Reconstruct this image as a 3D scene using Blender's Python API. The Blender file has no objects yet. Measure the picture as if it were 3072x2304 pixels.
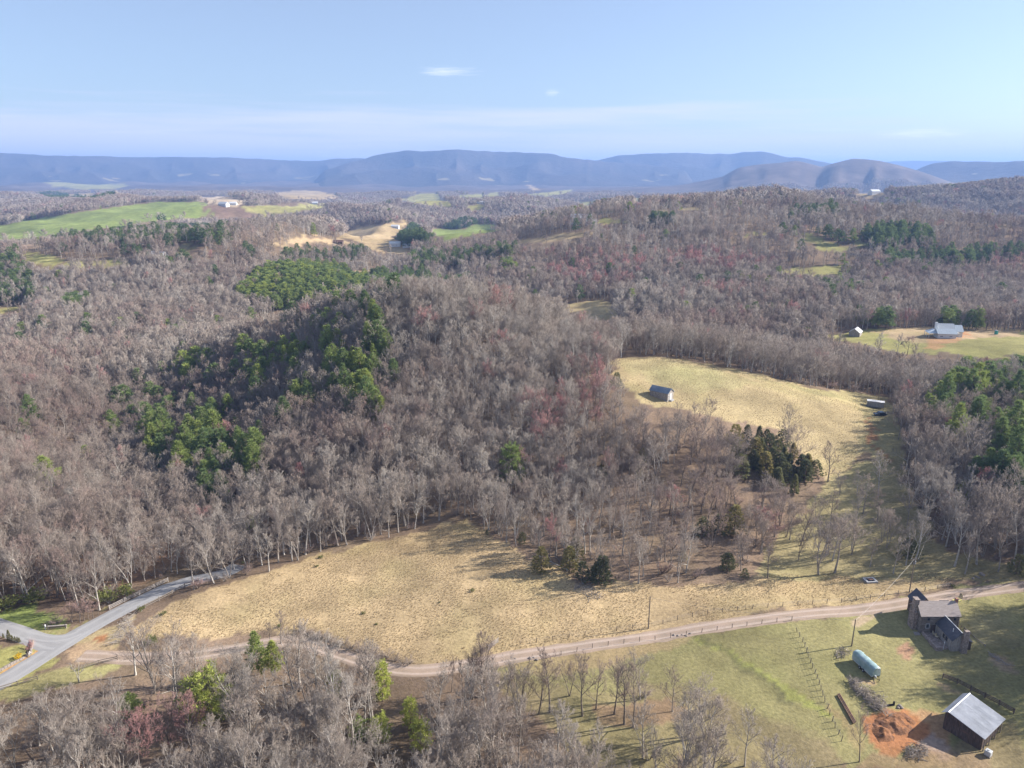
import bpy, bmesh, math, random
import numpy as np
from mathutils import Vector, Matrix, Quaternion

# ------------------------------------------------------------------ camera, sky, sun, exposure
SC = bpy.context.scene
COL = SC.collection
FPX = 2194.0                      # focal length in pixels of the 3072 wide photograph
PITCH = math.radians(16.07)
CAMH = 95.0
cam_d = bpy.data.cameras.new('camera')
cam = bpy.data.objects.new('camera', cam_d)
COL.objects.link(cam)
cam.location = (0, 0, CAMH)
cam.rotation_euler = (math.pi / 2 - PITCH, 0, 0)
cam_d.sensor_width = 36.0
cam_d.lens = 36.0 * FPX / 3072.0
cam_d.clip_start = 0.5
cam_d.clip_end = 90000.0
SC.camera = cam

SUN_EL = math.radians(29.0)
SUN_AZ = math.radians(79.0)       # clockwise from +Y (the view direction)
sunv = Vector((math.sin(SUN_AZ) * math.cos(SUN_EL), math.cos(SUN_AZ) * math.cos(SUN_EL), math.sin(SUN_EL)))
sd = bpy.data.lights.new('sun', 'SUN')
sd.energy = 5.0
sd.angle = math.radians(0.53)
sd.color = (1.0, 0.94, 0.87)
so = bpy.data.objects.new('sun', sd)
so.rotation_euler = sunv.to_track_quat('Z', 'Y').to_euler()
so.location = (400, 100, 400)
COL.objects.link(so)

W = bpy.data.worlds.new('World')
SC.world = W
W.use_nodes = True
nt = W.node_tree
nt.nodes.clear()
N = nt.nodes.new
L = nt.links.new
out = N('ShaderNodeOutputWorld')
bg = N('ShaderNodeBackground')
sky = N('ShaderNodeTexSky')
sky.sky_type = 'NISHITA'
sky.sun_disc = False
sky.sun_elevation = SUN_EL
sky.sun_rotation = SUN_AZ
sky.altitude = 700
sky.air_density = 1.0
sky.dust_density = 1.4
sky.ozone_density = 4.5
bg.inputs[1].default_value = 0.076
# thin high cloud: noise on a flat layer far above, seen at a grazing angle
tc = N('ShaderNodeTexCoord')
sx = N('ShaderNodeSeparateXYZ')
L(tc.outputs['Generated'], sx.inputs[0])
def wm(op, a, b=None, c=None, clamp=False):
    n = N('ShaderNodeMath'); n.operation = op; n.use_clamp = clamp
    for i, x in enumerate((a, b, c)):
        if x is None: continue
        if isinstance(x, (int, float)): n.inputs[i].default_value = x
        else: L(x, n.inputs[i])
    return n.outputs[0]
zz = wm('ADD', wm('MAXIMUM', sx.outputs[2], 0.0), 0.045)
cx = wm('DIVIDE', sx.outputs[0], zz)
cy = wm('DIVIDE', sx.outputs[1], zz)
cv = N('ShaderNodeCombineXYZ')
L(cx, cv.inputs[0]); L(cy, cv.inputs[1])
def wnoise(scale, detail, off, rough=0.55, sxy=(1, 1)):
    mp = N('ShaderNodeMapping'); mp.inputs['Location'].default_value = off
    mp.inputs['Scale'].default_value = (sxy[0], sxy[1], 1)
    L(cv.outputs[0], mp.inputs[0])
    n = N('ShaderNodeTexNoise'); n.inputs['Scale'].default_value = scale
    n.inputs['Detail'].default_value = detail; n.inputs['Roughness'].default_value = rough
    L(mp.outputs[0], n.inputs['Vector'])
    return n.outputs[0]
def ramp(x, lo, hi):
    n = N('ShaderNodeMapRange'); n.interpolation_type = 'SMOOTHSTEP'
    L(x, n.inputs[0]); n.inputs[1].default_value = lo; n.inputs[2].default_value = hi
    return n.outputs[0]
mpb = N('ShaderNodeMapping'); mpb.inputs['Scale'].default_value = (2.2, 2.2, 42.0); mpb.inputs['Location'].default_value = (1.35, 0.4, 0.2)
L(tc.outputs['Generated'], mpb.inputs[0])
nb_ = N('ShaderNodeTexNoise'); nb_.inputs['Scale'].default_value = 1.0; nb_.inputs['Detail'].default_value = 7; nb_.inputs['Roughness'].default_value = 0.52
L(mpb.outputs[0], nb_.inputs['Vector'])
sheet = ramp(wm('ADD', nb_.outputs[0], wm('ADD', wm('MULTIPLY', wm('SUBTRACT', 0.072, sx.outputs[2]), 4.5), wm('MULTIPLY', sx.outputs[0], -0.18))), 0.46, 0.74)
wisp = ramp(wnoise(0.9, 7, (1.7, 0.6, 0), 0.6, (0.35, 1.0)), 0.54, 0.80)
wisp = wm('MULTIPLY', wisp, wm('SUBTRACT', 1.0, ramp(sx.outputs[2], 0.05, 0.08)))
# three small separate clouds, each at its own bearing
def puff(u, v, su, sv):
    a = (u - 1536) / FPX; b = (1152 - v) / FPX
    d = Vector((a, math.cos(PITCH) + b * math.sin(PITCH), -math.sin(PITCH) + b * math.cos(PITCH))).normalized()
    hx = Vector((d.y, -d.x, 0)).normalized(); hz = hx.cross(d)
    def dot(vec, s):
        n = N('ShaderNodeVectorMath'); n.operation = 'DOT_PRODUCT'
        L(tc.outputs['Generated'], n.inputs[0]); n.inputs[1].default_value = vec / s
        return n.outputs['Value']
    r2 = wm('ADD', wm('POWER', dot(hx, su), 2.0), wm('POWER', dot(hz, sv), 2.0))
    n2 = wnoise(9.0, 6, (u * 0.01, v * 0.01, 0), 0.62, (0.35, 1.0))
    return ramp(wm('SUBTRACT', n2, wm('MULTIPLY', r2, 0.30)), 0.25, 0.75)
p1 = puff(1350, 214, 0.045, 0.008)
p2 = puff(1655, 278, 0.012, 0.006)
p3 = puff(2760, 400, 0.06, 0.007)
clouds = wm('MAXIMUM', wm('MULTIPLY', p1, 0.5), wm('MAXIMUM', wm('MULTIPLY', p2, 0.4), wm('MULTIPLY', p3, 0.6)))
veil = N('ShaderNodeMix'); veil.data_type = 'RGBA'      # an even thin cirrostratus veil over the whole sky
veil.inputs[0].default_value = 0.20
L(sky.outputs[0], veil.inputs[6]); veil.inputs[7].default_value = (6.5, 6.4, 7.0, 1)
mixs = N('ShaderNodeMix'); mixs.data_type = 'RGBA'
L(veil.outputs[2], mixs.inputs[6]); mixs.inputs[7].default_value = (5.6, 5.7, 6.9, 1)
L(wm('MULTIPLY', sheet, 0.75), mixs.inputs[0])
mixw = N('ShaderNodeMix'); mixw.data_type = 'RGBA'
L(mixs.outputs[2], mixw.inputs[6]); mixw.inputs[7].default_value = (9.0, 8.9, 9.2, 1)
L(wm('MAXIMUM', wm('MULTIPLY', wisp, 0.3), clouds), mixw.inputs[0])
L(mixw.outputs[2], bg.inputs[0])
L(bg.outputs[0], out.inputs[0])

SC.view_settings.view_transform = 'Standard'
SC.view_settings.look = 'None'
SC.view_settings.exposure = 1.14
SC.view_settings.gamma = 1.0
SC.view_settings.use_curve_mapping = False
SC.render.engine = 'CYCLES'
SC.cycles.use_denoising = True
SC.cycles.max_bounces = 5
SC.cycles.diffuse_bounces = 2
SC.cycles.transparent_max_bounces = 4
SC.cycles.volume_bounces = 0
SC.cycles.use_fast_gi = False

# ------------------------------------------------------------------ pixel <-> world helpers
rng = np.random.default_rng(7)
random.seed(7)
CP, SP = math.cos(PITCH), math.sin(PITCH)

def ray(u, v):
    a = (np.asarray(u, float) - 1536) / FPX
    b = (1152 - np.asarray(v, float)) / FPX
    return a, CP + b * SP, -SP + b * CP

def at_depth(u, v, Y):
    a, dy, dz = ray(u, v)
    return (Y * a / dy, Y, CAMH + Y * dz / dy)

def project(x, y, z):
    x, y, z = np.asarray(x, float), np.asarray(y, float), np.asarray(z, float) - CAMH
    w = np.maximum(y * CP - z * SP, 1e-3)
    return 1536 + FPX * x / w, 1152 - FPX * (y * SP + z * CP) / w

def vnoise(x, y, seed):
    """smooth value noise in about -1..1"""
    r = np.random.default_rng(seed).uniform(-1, 1, (257, 257))
    xi, yi = np.floor(x).astype(int), np.floor(y).astype(int)
    fx, fy = x - xi, y - yi
    fx = fx * fx * fx * (fx * (fx * 6 - 15) + 10); fy = fy * fy * fy * (fy * (fy * 6 - 15) + 10)
    a, b = xi % 256, yi % 256
    g = lambda i, j: r[(a + i) % 256, (b + j) % 256]
    return (g(0, 0) * (1 - fx) + g(1, 0) * fx) * (1 - fy) + (g(0, 1) * (1 - fx) + g(1, 1) * fx) * fy

def fbm(x, y, seed, octv=4, gain=0.5):
    s, a = 0, 1.0
    for o in range(octv):
        s = s + a * vnoise(x * 2 ** o + o * 17.3, y * 2 ** o + o * 9.1, seed + o)
        a *= gain
    return s

def sstep(x, a, b):
    t = np.clip((np.asarray(x, float) - a) / (b - a), 0, 1)
    return t * t * (3 - 2 * t)

# ------------------------------------------------------------------ terrain
GC = np.array([0.0, -60.0])       # the height grid spreads out from here
CTRL = []
def cp_(u, v, Y): CTRL.append(at_depth(u, v, Y))
def cw(x, y, z): CTRL.append((x, y, z))
# foreground: road junction, tan field, farmyard
for q in [(87, 136, 0), (95, 130, 0), (71, 124, 0), (80, 106, -.5), (92, 108, 0), (60, 110, -.5), (40, 100, -1), (0, 100, -2), (-40, 100, -3),
          (-80, 100, -3.5), (-120, 110, -4), (110, 120, 1.0), (130, 150, 3), (50, 60, -1), (-60, 60, -3), (120, 60, 0), (-150, 60, -4), (170, 100, 4),
          (50, 130, -.2), (50, 145, .2), (90, 150, .6), (60, 160, .6), (20, 135, -.8), (20, 160, .4), (-20, 140, -1.3), (-20, 165, 0), (-60, 140, -2.2),
          (-60, 160, -1.6), (-95, 130, -3.2), (-95, 150, -3.2), (-60, 185, -3.0), (-30, 190, -1.5), (10, 185, 1.0), (110, 175, 2.4)]:
    cw(*q)
# hill, knoll meadow, valleys around it
for q in [(1500, 1570, 187), (1700, 1500, 199), (1950, 1068, 290), (1980, 1185, 255), (2600, 1232, 268), (2450, 1400, 216), (2400, 1600, 181), (2300, 1700, 166),
          (2300, 1122, 284), (2500, 1182, 276), (2200, 1300, 231), (1900, 1300, 226), (1300, 905, 338), (1500, 935, 322), (1100, 930, 346), (1700, 1035, 306), (900, 1000, 348), (1300, 860, 680), (1120, 850, 680), (1500, 878, 590), (1700, 985, 470),
          (0, 1500, 212), (0, 1200, 305), (300, 1000, 470), (0, 950, 540), (500, 1250, 314), (620, 1420, 246), (830, 1250, 276), (1000, 1400, 219), (250, 1400, 256), (560, 1050, 430), (760, 1050, 362), (1200, 1200, 258),
          (950, 860, 600), (900, 800, 760), (1750, 925, 520), (1900, 965, 470), (1900, 705, 800), (1850, 668, 1500), (1700, 880, 585), (1500, 790, 720),
          (2830, 1002, 398), (2565, 1010, 398), (2950, 1062, 352), (2700, 1150, 318), (2500, 1135, 322), (3060, 1000, 405), (2830, 960, 450), (2500, 930, 470), (2990, 1400, 208), (3000, 1250, 255), (3060, 1700, 160),
          (3060, 1150, 300), (2950, 780, 720), (2700, 735, 900), (2480, 722, 900), (2300, 830, 640), (2600, 850, 600), (3060, 700, 950),
          (3072, 560, 1800), (2600, 622, 1500), (1750, 650, 1700), (1000, 700, 1200), (1350, 690, 1250), (600, 700, 1250), (200, 780, 800), (300, 660, 1650), (700, 800, 760), (350, 880, 600), (50, 850, 660),
          (450, 805, 690), (400, 765, 960), (1400, 642, 1900), (600, 625, 2050), (0, 680, 1600), (2100, 640, 1800)]:
    cp_(*q)
for q in [(-50, 470, -10), (-105, 450, -8), (0, 455, -8), (45, 400, 0), (-150, 480, -8)]: cw(*q)
for q in [(800, 2500, -38), (1350, 2700, -25), (1000, 3300, -40), (400, 2600, -30)]: cw(*q)
for x in (-3000, -1800, -600, 600, 1800):
    cw(x, 3000, -16 + 0.002 * abs(x))
cw(3000, 3000, 40)
for a_ in (-55, -35, -18, 0, 18, 35, 55):
    t_ = math.radians(a_)
    for r_, z_ in ((5200, -10), (7500, 0), (12000, 0), (24000, -10)):
        cw(r_ * math.sin(t_), r_ * math.cos(t_) + GC[1], z_)
for a_ in (-62, 62):
    t_ = math.radians(a_)
    for r_, z_ in ((300, -5 if a_ < 0 else 12), (700, 2 if a_ < 0 else 20), (1500, 0 if a_ < 0 else 45)):
        cw(r_ * math.sin(t_), r_ * math.cos(t_), z_)
CT = np.array(CTRL)

def lp(x, y):
    dx, dy = np.asarray(x, float) - GC[0], np.asarray(y, float) - GC[1]
    r = np.maximum(np.hypot(dx, dy), 5.0)
    return np.arctan2(dx, dy), np.log(r)

ca, cr = lp(CT[:, 0], CT[:, 1])
def kern(d2): return 0.5 * d2 * np.log(d2 + 1e-9)
nC = len(CT)
D2 = (ca[:, None] - ca[None]) ** 2 + (cr[:, None] - cr[None]) ** 2
A = np.zeros((nC + 3, nC + 3))
A[:nC, :nC] = kern(D2) + np.eye(nC) * 2e-4
A[:nC, nC] = 1; A[:nC, nC + 1] = ca; A[:nC, nC + 2] = cr
A[nC:, :nC] = A[:nC, nC:].T
SOL = np.linalg.solve(A, np.concatenate([CT[:, 2], np.zeros(3)]))

def base_height(az, lr):
    sh = az.shape
    az, lr = az.ravel(), lr.ravel()
    o = np.empty(len(az))
    for i in range(0, len(az), 20000):
        s = slice(i, i + 20000)
        d2 = (az[s, None] - ca[None]) ** 2 + (lr[s, None] - cr[None]) ** 2
        o[s] = kern(d2) @ SOL[:nC] + SOL[nC] + SOL[nC + 1] * az[s] + SOL[nC + 2] * lr[s]
    return o.reshape(sh)

# the double-humped wooded hill, 3.5 km off: crest elevations along the bearing
HUMP = np.array([(1700, 566), (1950, 556), (2060, 545), (2167, 531), (2215, 508), (2278, 499), (2340, 494), (2389, 488), (2425, 496), (2465, 507), (2500, 496), (2556, 482),
                 (2600, 484), (2640, 489), (2700, 503), (2760, 520), (2850, 552), (2960, 566), (3100, 570)], float)
def hump(x, y, z0):
    az = np.arctan2(x, y); r = np.hypot(x, y)
    ub = 1536 + FPX * np.tan(az) / (CP + ((1152 - 500) / FPX) * SP) * 1.0
    a, dy, dz = ray(HUMP[:, 0], HUMP[:, 1])
    azh = np.arctan2(a, dy); el = dz / np.hypot(a, dy)
    D = 5200.0
    crest = CAMH + D * np.interp(az, azh, el) + 12
    t = (r - D) / 1150.0
    spur = 1 - 0.32 * np.abs(vnoise(az * 55, r / 900.0, 77)) * sstep(np.abs(t), 0.05, 0.5)
    return np.maximum(crest - z0, 0) * np.exp(-(t * t) * 1.6) * spur * sstep(az, .16, .3)

rr = np.concatenate([np.exp(np.arange(math.log(20), math.log(120), 0.03)), np.exp(np.arange(math.log(120), math.log(620), 0.0062)),
                     np.exp(np.arange(math.log(620), math.log(3000), 0.0105)), np.exp(np.arange(math.log(3000), math.log(23500), 0.02)), [23500.0]])
AZ = np.radians(np.linspace(-64, 64, 561))
LR = np.log(rr)
ga, gl = np.meshgrid(AZ, LR)
gx = GC[0] + np.exp(gl) * np.sin(ga)
gy = GC[1] + np.exp(gl) * np.cos(ga)
gz = base_height(ga, gl)
gr = np.exp(gl)
am = sstep(gr, 500, 960)
wl = 1 + .9 * sstep(gr, 1500, 4000)
rid = np.abs(vnoise(gx / 330.0 + 3.3, gy / 420.0 + 1.7, 13)) * (1 - sstep(gr, 1500, 4000)) + np.abs(vnoise(gx / 620.0 + 3.3, gy / 760.0 + 1.7, 14)) * sstep(gr, 1500, 4000)
hills = 24.0 * fbm(gx / 420.0, gy / 420.0, 11, 3) + 56.0 * (.36 - rid) * (.7 + .3 * vnoise(gx / 900.0, gy / 900.0, 19)) + 16.0 * am * vnoise(gx / 1500.0, gy / 1500.0, 5)
gz = gz + am * hills * (1 - 0.45 * sstep(gr, 2200, 3600)) * (1 - 0.5 * sstep(gr, 7000, 12000))
gz = gz + sstep(gr, 150, 420) * 1.6 * fbm(gx / 60.0, gy / 60.0, 31, 3) + 0.22 * fbm(gx / 14.0, gy / 14.0, 37, 2) * sstep(gr, 20, 100) * (1 - 0.5 * sstep(gr, 700, 1500))
gz = gz + hump(gx, gy, gz)

def H(x, y):
    az, lr = lp(x, y)
    i = np.clip((az - AZ[0]) / (AZ[1] - AZ[0]), 0, len(AZ) - 1.001)
    i0 = i.astype(int); fi = i - i0
    j0 = np.clip(np.searchsorted(LR, lr) - 1, 0, len(LR) - 2)
    fj = np.clip((lr - LR[j0]) / (LR[j0 + 1] - LR[j0]), 0, 1)
    return (gz[j0, i0] * (1 - fi) + gz[j0, i0 + 1] * fi) * (1 - fj) + (gz[j0 + 1, i0] * (1 - fi) + gz[j0 + 1, i0 + 1] * fi) * fj

YS = np.exp(np.linspace(math.log(45), math.log(20000), 900))
def ground(u, v):
    """first point of the terrain seen through each photograph pixel"""
    u = np.atleast_1d(np.asarray(u, float)); v = np.atleast_1d(np.asarray(v, float))
    a, dy, dz = ray(u, v)
    X = YS[None] * (a / dy)[:, None]
    Z = CAMH + YS[None] * (dz / dy)[:, None]
    d = Z - H(X, np.broadcast_to(YS[None], X.shape))
    hit = d < 0
    k = np.where(hit.any(1), hit.argmax(1), len(YS) - 1)
    k = np.maximum(k, 1)
    n = np.arange(len(u))
    d0, d1 = d[n, k - 1], d[n, k]
    f = np.clip(d0 / np.where(np.abs(d0 - d1) < 1e-9, 1e-9, d0 - d1), 0, 1)
    Y = YS[k - 1] * (1 - f) + YS[k] * f
    x = Y * a / dy
    return np.stack([x, Y, H(x, Y)], 1)
def gp(u, v): return Vector(ground(u, v)[0])

def inpoly(px, py, poly):
    px, py = np.asarray(px, float), np.asarray(py, float)
    P = np.asarray(poly, float)
    res = np.zeros(px.shape, bool)
    lo, hi = P.min(0), P.max(0)
    sel = (px >= lo[0]) & (px <= hi[0]) & (py >= lo[1]) & (py <= hi[1])
    if not sel.any(): return res
    x, y = px[sel], py[sel]
    r = np.zeros(x.shape, bool)
    for i in range(len(P)):
        x1, y1 = P[i]; x2, y2 = P[i - 1]
        c = (y1 > y) != (y2 > y)
        if y1 != y2:
            r ^= c & (x < (x2 - x1) * (y - y1) / (y2 - y1) + x1)
    res[sel] = r
    return res

def crop(x0, y0, s, pts): return [(x0 + s * a, y0 + s * b) for a, b in pts]
def c0(pts): return crop(0, 0, 1.3888, pts)
def c1(pts): return crop(0, 400, .4973, pts)
def c2(pts): return crop(1000, 400, .4973, pts)
def c3(pts): return crop(2000, 400, .4846, pts)
def c4(pts): return crop(0, 850, .5122, pts)
def c5(pts): return crop(1700, 1000, .4521, pts)
def cR(pts): return crop(2400, 1700, .364, pts)
def cJ(pts): return crop(0, 1720, .27125, pts)

def densify(poly, step=14.0):
    o = []
    for i in range(len(poly)):
        a, b = poly[i], poly[(i + 1) % len(poly)]
        n = max(1, int(math.hypot(b[0] - a[0], b[1] - a[1]) / step))
        for k in range(n):
            o.append((a[0] + (b[0] - a[0]) * k / n, a[1] + (b[1] - a[1]) * k / n))
    return o

class Field:
    def __init__(s, img, col, clear=True, tuss=0.0, maxY=1e9, soft=None):
        s.soft = soft
        s.img = img; s.col = col; s.clear = clear; s.tuss = tuss
        d = densify(img, 10.0)
        g = ground([p[0] for p in d], [p[1] for p in d])
        s.w = g[g[:, 1] < maxY][:, :2]
        s.ymax = s.w[:, 1].max()
        s.ymed = np.median(s.w[:, 1])
        if s.ymed > 900:      # far fields: trees in front hide their lower edge
            P = np.array(img, float); c = P.mean(0)
            s.img = [tuple(q) for q in c + (P - c) * (1.08, 1.4)]
            d = densify(s.img, 10.0); g = ground([p[0] for p in d], [p[1] for p in d]); s.w = g[:, :2]; s.ymax = s.w[:, 1].max()
TAN = (.375, .278, .155); TANG = (.345, .27, .145); GRN = (.25, .222, .10); GRNY = (.29, .265, .10); BGRN = (.20, .235, .07); ORG = (.33, .15, .068); ORT = (.38, .28, .165)
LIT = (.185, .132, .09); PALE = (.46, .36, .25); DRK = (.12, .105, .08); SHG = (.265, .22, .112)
FIELDS = [
    # near
    Field(c0([(290, 1360), (330, 1335), (420, 1278), (560, 1243), (650, 1208), (800, 1174), (930, 1146), (1010, 1118), (1060, 1155), (1100, 1182), (1150, 1215), (1230, 1240), (1290, 1270), (1400, 1258),
              (1500, 1262), (1620, 1250), (1750, 1232), (1870, 1250), (2000, 1235), (2100, 1243), (1960, 1290), (1850, 1305), (1650, 1325), (1500, 1355), (1350, 1380), (1200, 1410), (1090, 1420), (1000, 1440), (900, 1435),
              (800, 1398), (700, 1368), (600, 1362), (500, 1375), (400, 1380), (300, 1385)]), TAN, tuss=1.0),
    Field(c0([(1060, 1445), (1200, 1412), (1350, 1390), (1500, 1365), (1650, 1340), (1850, 1318), (1960, 1300), (2100, 1262), (2300, 1240), (2300, 1659), (2212, 1690), (1850, 1659), (1800, 1610), (1680, 1560), (1560, 1500), (1400, 1480), (1250, 1500), (1150, 1490)]), GRN),
    Field(c0([(1310, 776), (1400, 768), (1480, 776), (1580, 794), (1680, 819), (1780, 844), (1880, 868), (1935, 882), (1885, 930), (1855, 1000), (1790, 1040), (1740, 980), (1680, 930), (1560, 905), (1480, 885), (1400, 872), (1345, 835)]), TANG, tuss=.5, maxY=330),
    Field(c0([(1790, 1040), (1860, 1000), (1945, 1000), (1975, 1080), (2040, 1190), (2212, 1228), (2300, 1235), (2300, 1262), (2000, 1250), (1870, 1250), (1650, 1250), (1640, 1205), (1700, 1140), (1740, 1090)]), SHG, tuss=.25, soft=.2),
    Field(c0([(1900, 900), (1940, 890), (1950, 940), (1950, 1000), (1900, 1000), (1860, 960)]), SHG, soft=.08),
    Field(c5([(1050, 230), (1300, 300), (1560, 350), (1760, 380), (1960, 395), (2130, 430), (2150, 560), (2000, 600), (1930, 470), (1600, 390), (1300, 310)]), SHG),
    Field(c0([(1770, 726), (1850, 714), (2000, 708), (2100, 713), (2300, 722), (2300, 765), (2120, 775), (2050, 762), (1960, 765), (1900, 752)]), GRNY, maxY=480),
    # by the road junction
    Field(c0([(-60, 1350), (10, 1320), (60, 1305), (130, 1318), (150, 1345), (130, 1372), (60, 1375), (-60, 1340)]), BGRN),
    Field(c0([(-60, 1380), (40, 1395), (90, 1410), (120, 1425), (90, 1450), (-60, 1500)]), GRNY),
    Field(c0([(-30, 1500), (60, 1465), (140, 1432), (230, 1432), (300, 1430), (220, 1460), (100, 1492), (0, 1520)]), GRN),
    Field(cJ([(430, 690), (750, 640), (1100, 480), (1250, 400), (1150, 470), (900, 560), (560, 620), (300, 620)]), GRN),
    Field(cJ([(860, 780), (1280, 560), (1460, 440), (1560, 420), (1500, 600), (1350, 800), (1200, 860), (900, 850)]), TANG),
    # far fields
    Field(c1([(-40, 560), (300, 512), (700, 468), (930, 445), (1170, 446), (1250, 480), (1200, 510), (900, 530), (640, 560), (450, 575), (200, 605), (-40, 612)]), BGRN),
    Field(c1([(1660, 364), (1800, 352), (1900, 353), (2000, 368), (2045, 385), (1930, 393), (1750, 387)]), TAN),
    Field(c1([(280, 302), (450, 296), (600, 305), (780, 312), (700, 327), (500, 332), (380, 322)]), GRNY),
    Field(c1([(410, 368), (580, 362), (560, 376), (420, 376)]), TANG),
    Field(c1([(1210, 392), (1350, 388), (1500, 410), (1400, 430), (1230, 412)]), PALE),
    Field(c1([(1210, 450), (1350, 445), (1540, 470), (1500, 500), (1300, 490)]), (.17, .115, .085)),
    Field(c1([(1490, 447), (1640, 437), (1700, 442), (1950, 430), (1960, 447), (1750, 470), (1560, 480)]), GRNY),
    Field(c1([(130, 710), (250, 730), (350, 745), (400, 770), (600, 770), (820, 765), (880, 770), (700, 800), (430, 792), (360, 802), (260, 805), (170, 770)]), GRNY),
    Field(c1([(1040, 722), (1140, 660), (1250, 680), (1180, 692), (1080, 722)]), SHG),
    Field(c1([(1620, 676), (1820, 627), (2060, 627), (2140, 667), (1990, 667), (1900, 660), (1700, 687)]), ORT),
    Field(c1([(-40, 1047), (100, 1037), (230, 1035), (250, 1047), (100, 1078), (-40, 1095)]), GRNY),
    Field(c1([(1440, 1182), (1650, 1107), (1820, 1107), (1820, 1127), (1650, 1152), (1500, 1202)]), ORT),
    Field(c2([(400, 402), (520, 377), (610, 374), (650, 400), (720, 435), (600, 427)]), GRNY),
    Field(c2([(740, 377), (890, 367), (900, 387), (780, 384)]), GRNY), Field(c2([(905, 372), (980, 359), (1010, 372), (930, 382)]), GRNY),
    Field(c2([(1150, 367), (1300, 357), (1430, 342), (1420, 357), (1300, 375)]), GRNY), Field(c2([(1140, 302), (1180, 302), (1235, 337), (1200, 332)]), ORT),
    Field(c2([(1240, 302), (1300, 302), (1290, 314)]), TAN), Field(c2([(800, 442), (900, 432), (910, 452), (850, 462)]), GRNY),
    Field(c2([(70, 622), (160, 582), (330, 572), (460, 557), (440, 577), (370, 622), (380, 652), (470, 690), (400, 700), (300, 692), (130, 642)]), TAN),
    Field(c2([(590, 577), (700, 580), (780, 582), (870, 555), (950, 562), (990, 587), (850, 602), (680, 627), (600, 602)]), BGRN),
    Field(c2([(1060, 657), (1220, 632), (1400, 597), (1590, 607), (1500, 627), (1300, 662), (1110, 672)]), TAN),
    Field(c2([(1480, 417), (1580, 417), (1560, 432), (1500, 434)]), GRNY), Field(c2([(1570, 527), (1650, 510), (1780, 532), (1650, 547)]), GRNY),
    Field(c2([(1800, 392), (1850, 397), (1880, 414), (1810, 414)]), GRNY), Field(c2([(1930, 447), (2040, 467), (2030, 484), (1960, 467)]), TANG), Field(c2([(2050, 452), (2212, 442), (2212, 462), (2080, 467)]), TANG),
    Field(c2([(150, 827), (280, 822), (280, 840), (150, 844)]), ORT), Field(c2([(665, 842), (700, 827), (840, 820), (830, 837), (690, 862)]), ORT),
    Field(c2([(1290, 1070), (1310, 1055), (1420, 1030), (1560, 1007), (1640, 1002), (1700, 1050), (1700, 1130), (1600, 1142), (1480, 1102), (1390, 1082)]), TANG),
    Field(c2([(1690, 1175), (1880, 1132), (1860, 1152), (1760, 1202)]), PALE),
    Field(c3([(830, 620), (870, 624), (940, 642), (1040, 677), (1090, 702), (1150, 692), (1160, 715), (1080, 730), (960, 720), (890, 690)]), GRNY),
    Field(c3([(1150, 652), (1290, 692), (1170, 712)]), GRNY), Field(c3([(490, 617), (600, 614), (640, 627), (520, 632)]), GRNY),
    Field(c3([(700, 834), (900, 822), (1100, 824), (1220, 842), (1050, 872), (880, 880), (720, 862)]), GRNY),
    Field(c3([(1165, 397), (1210, 374), (1360, 374), (1340, 387), (1250, 397)]), TAN),
]
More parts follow.
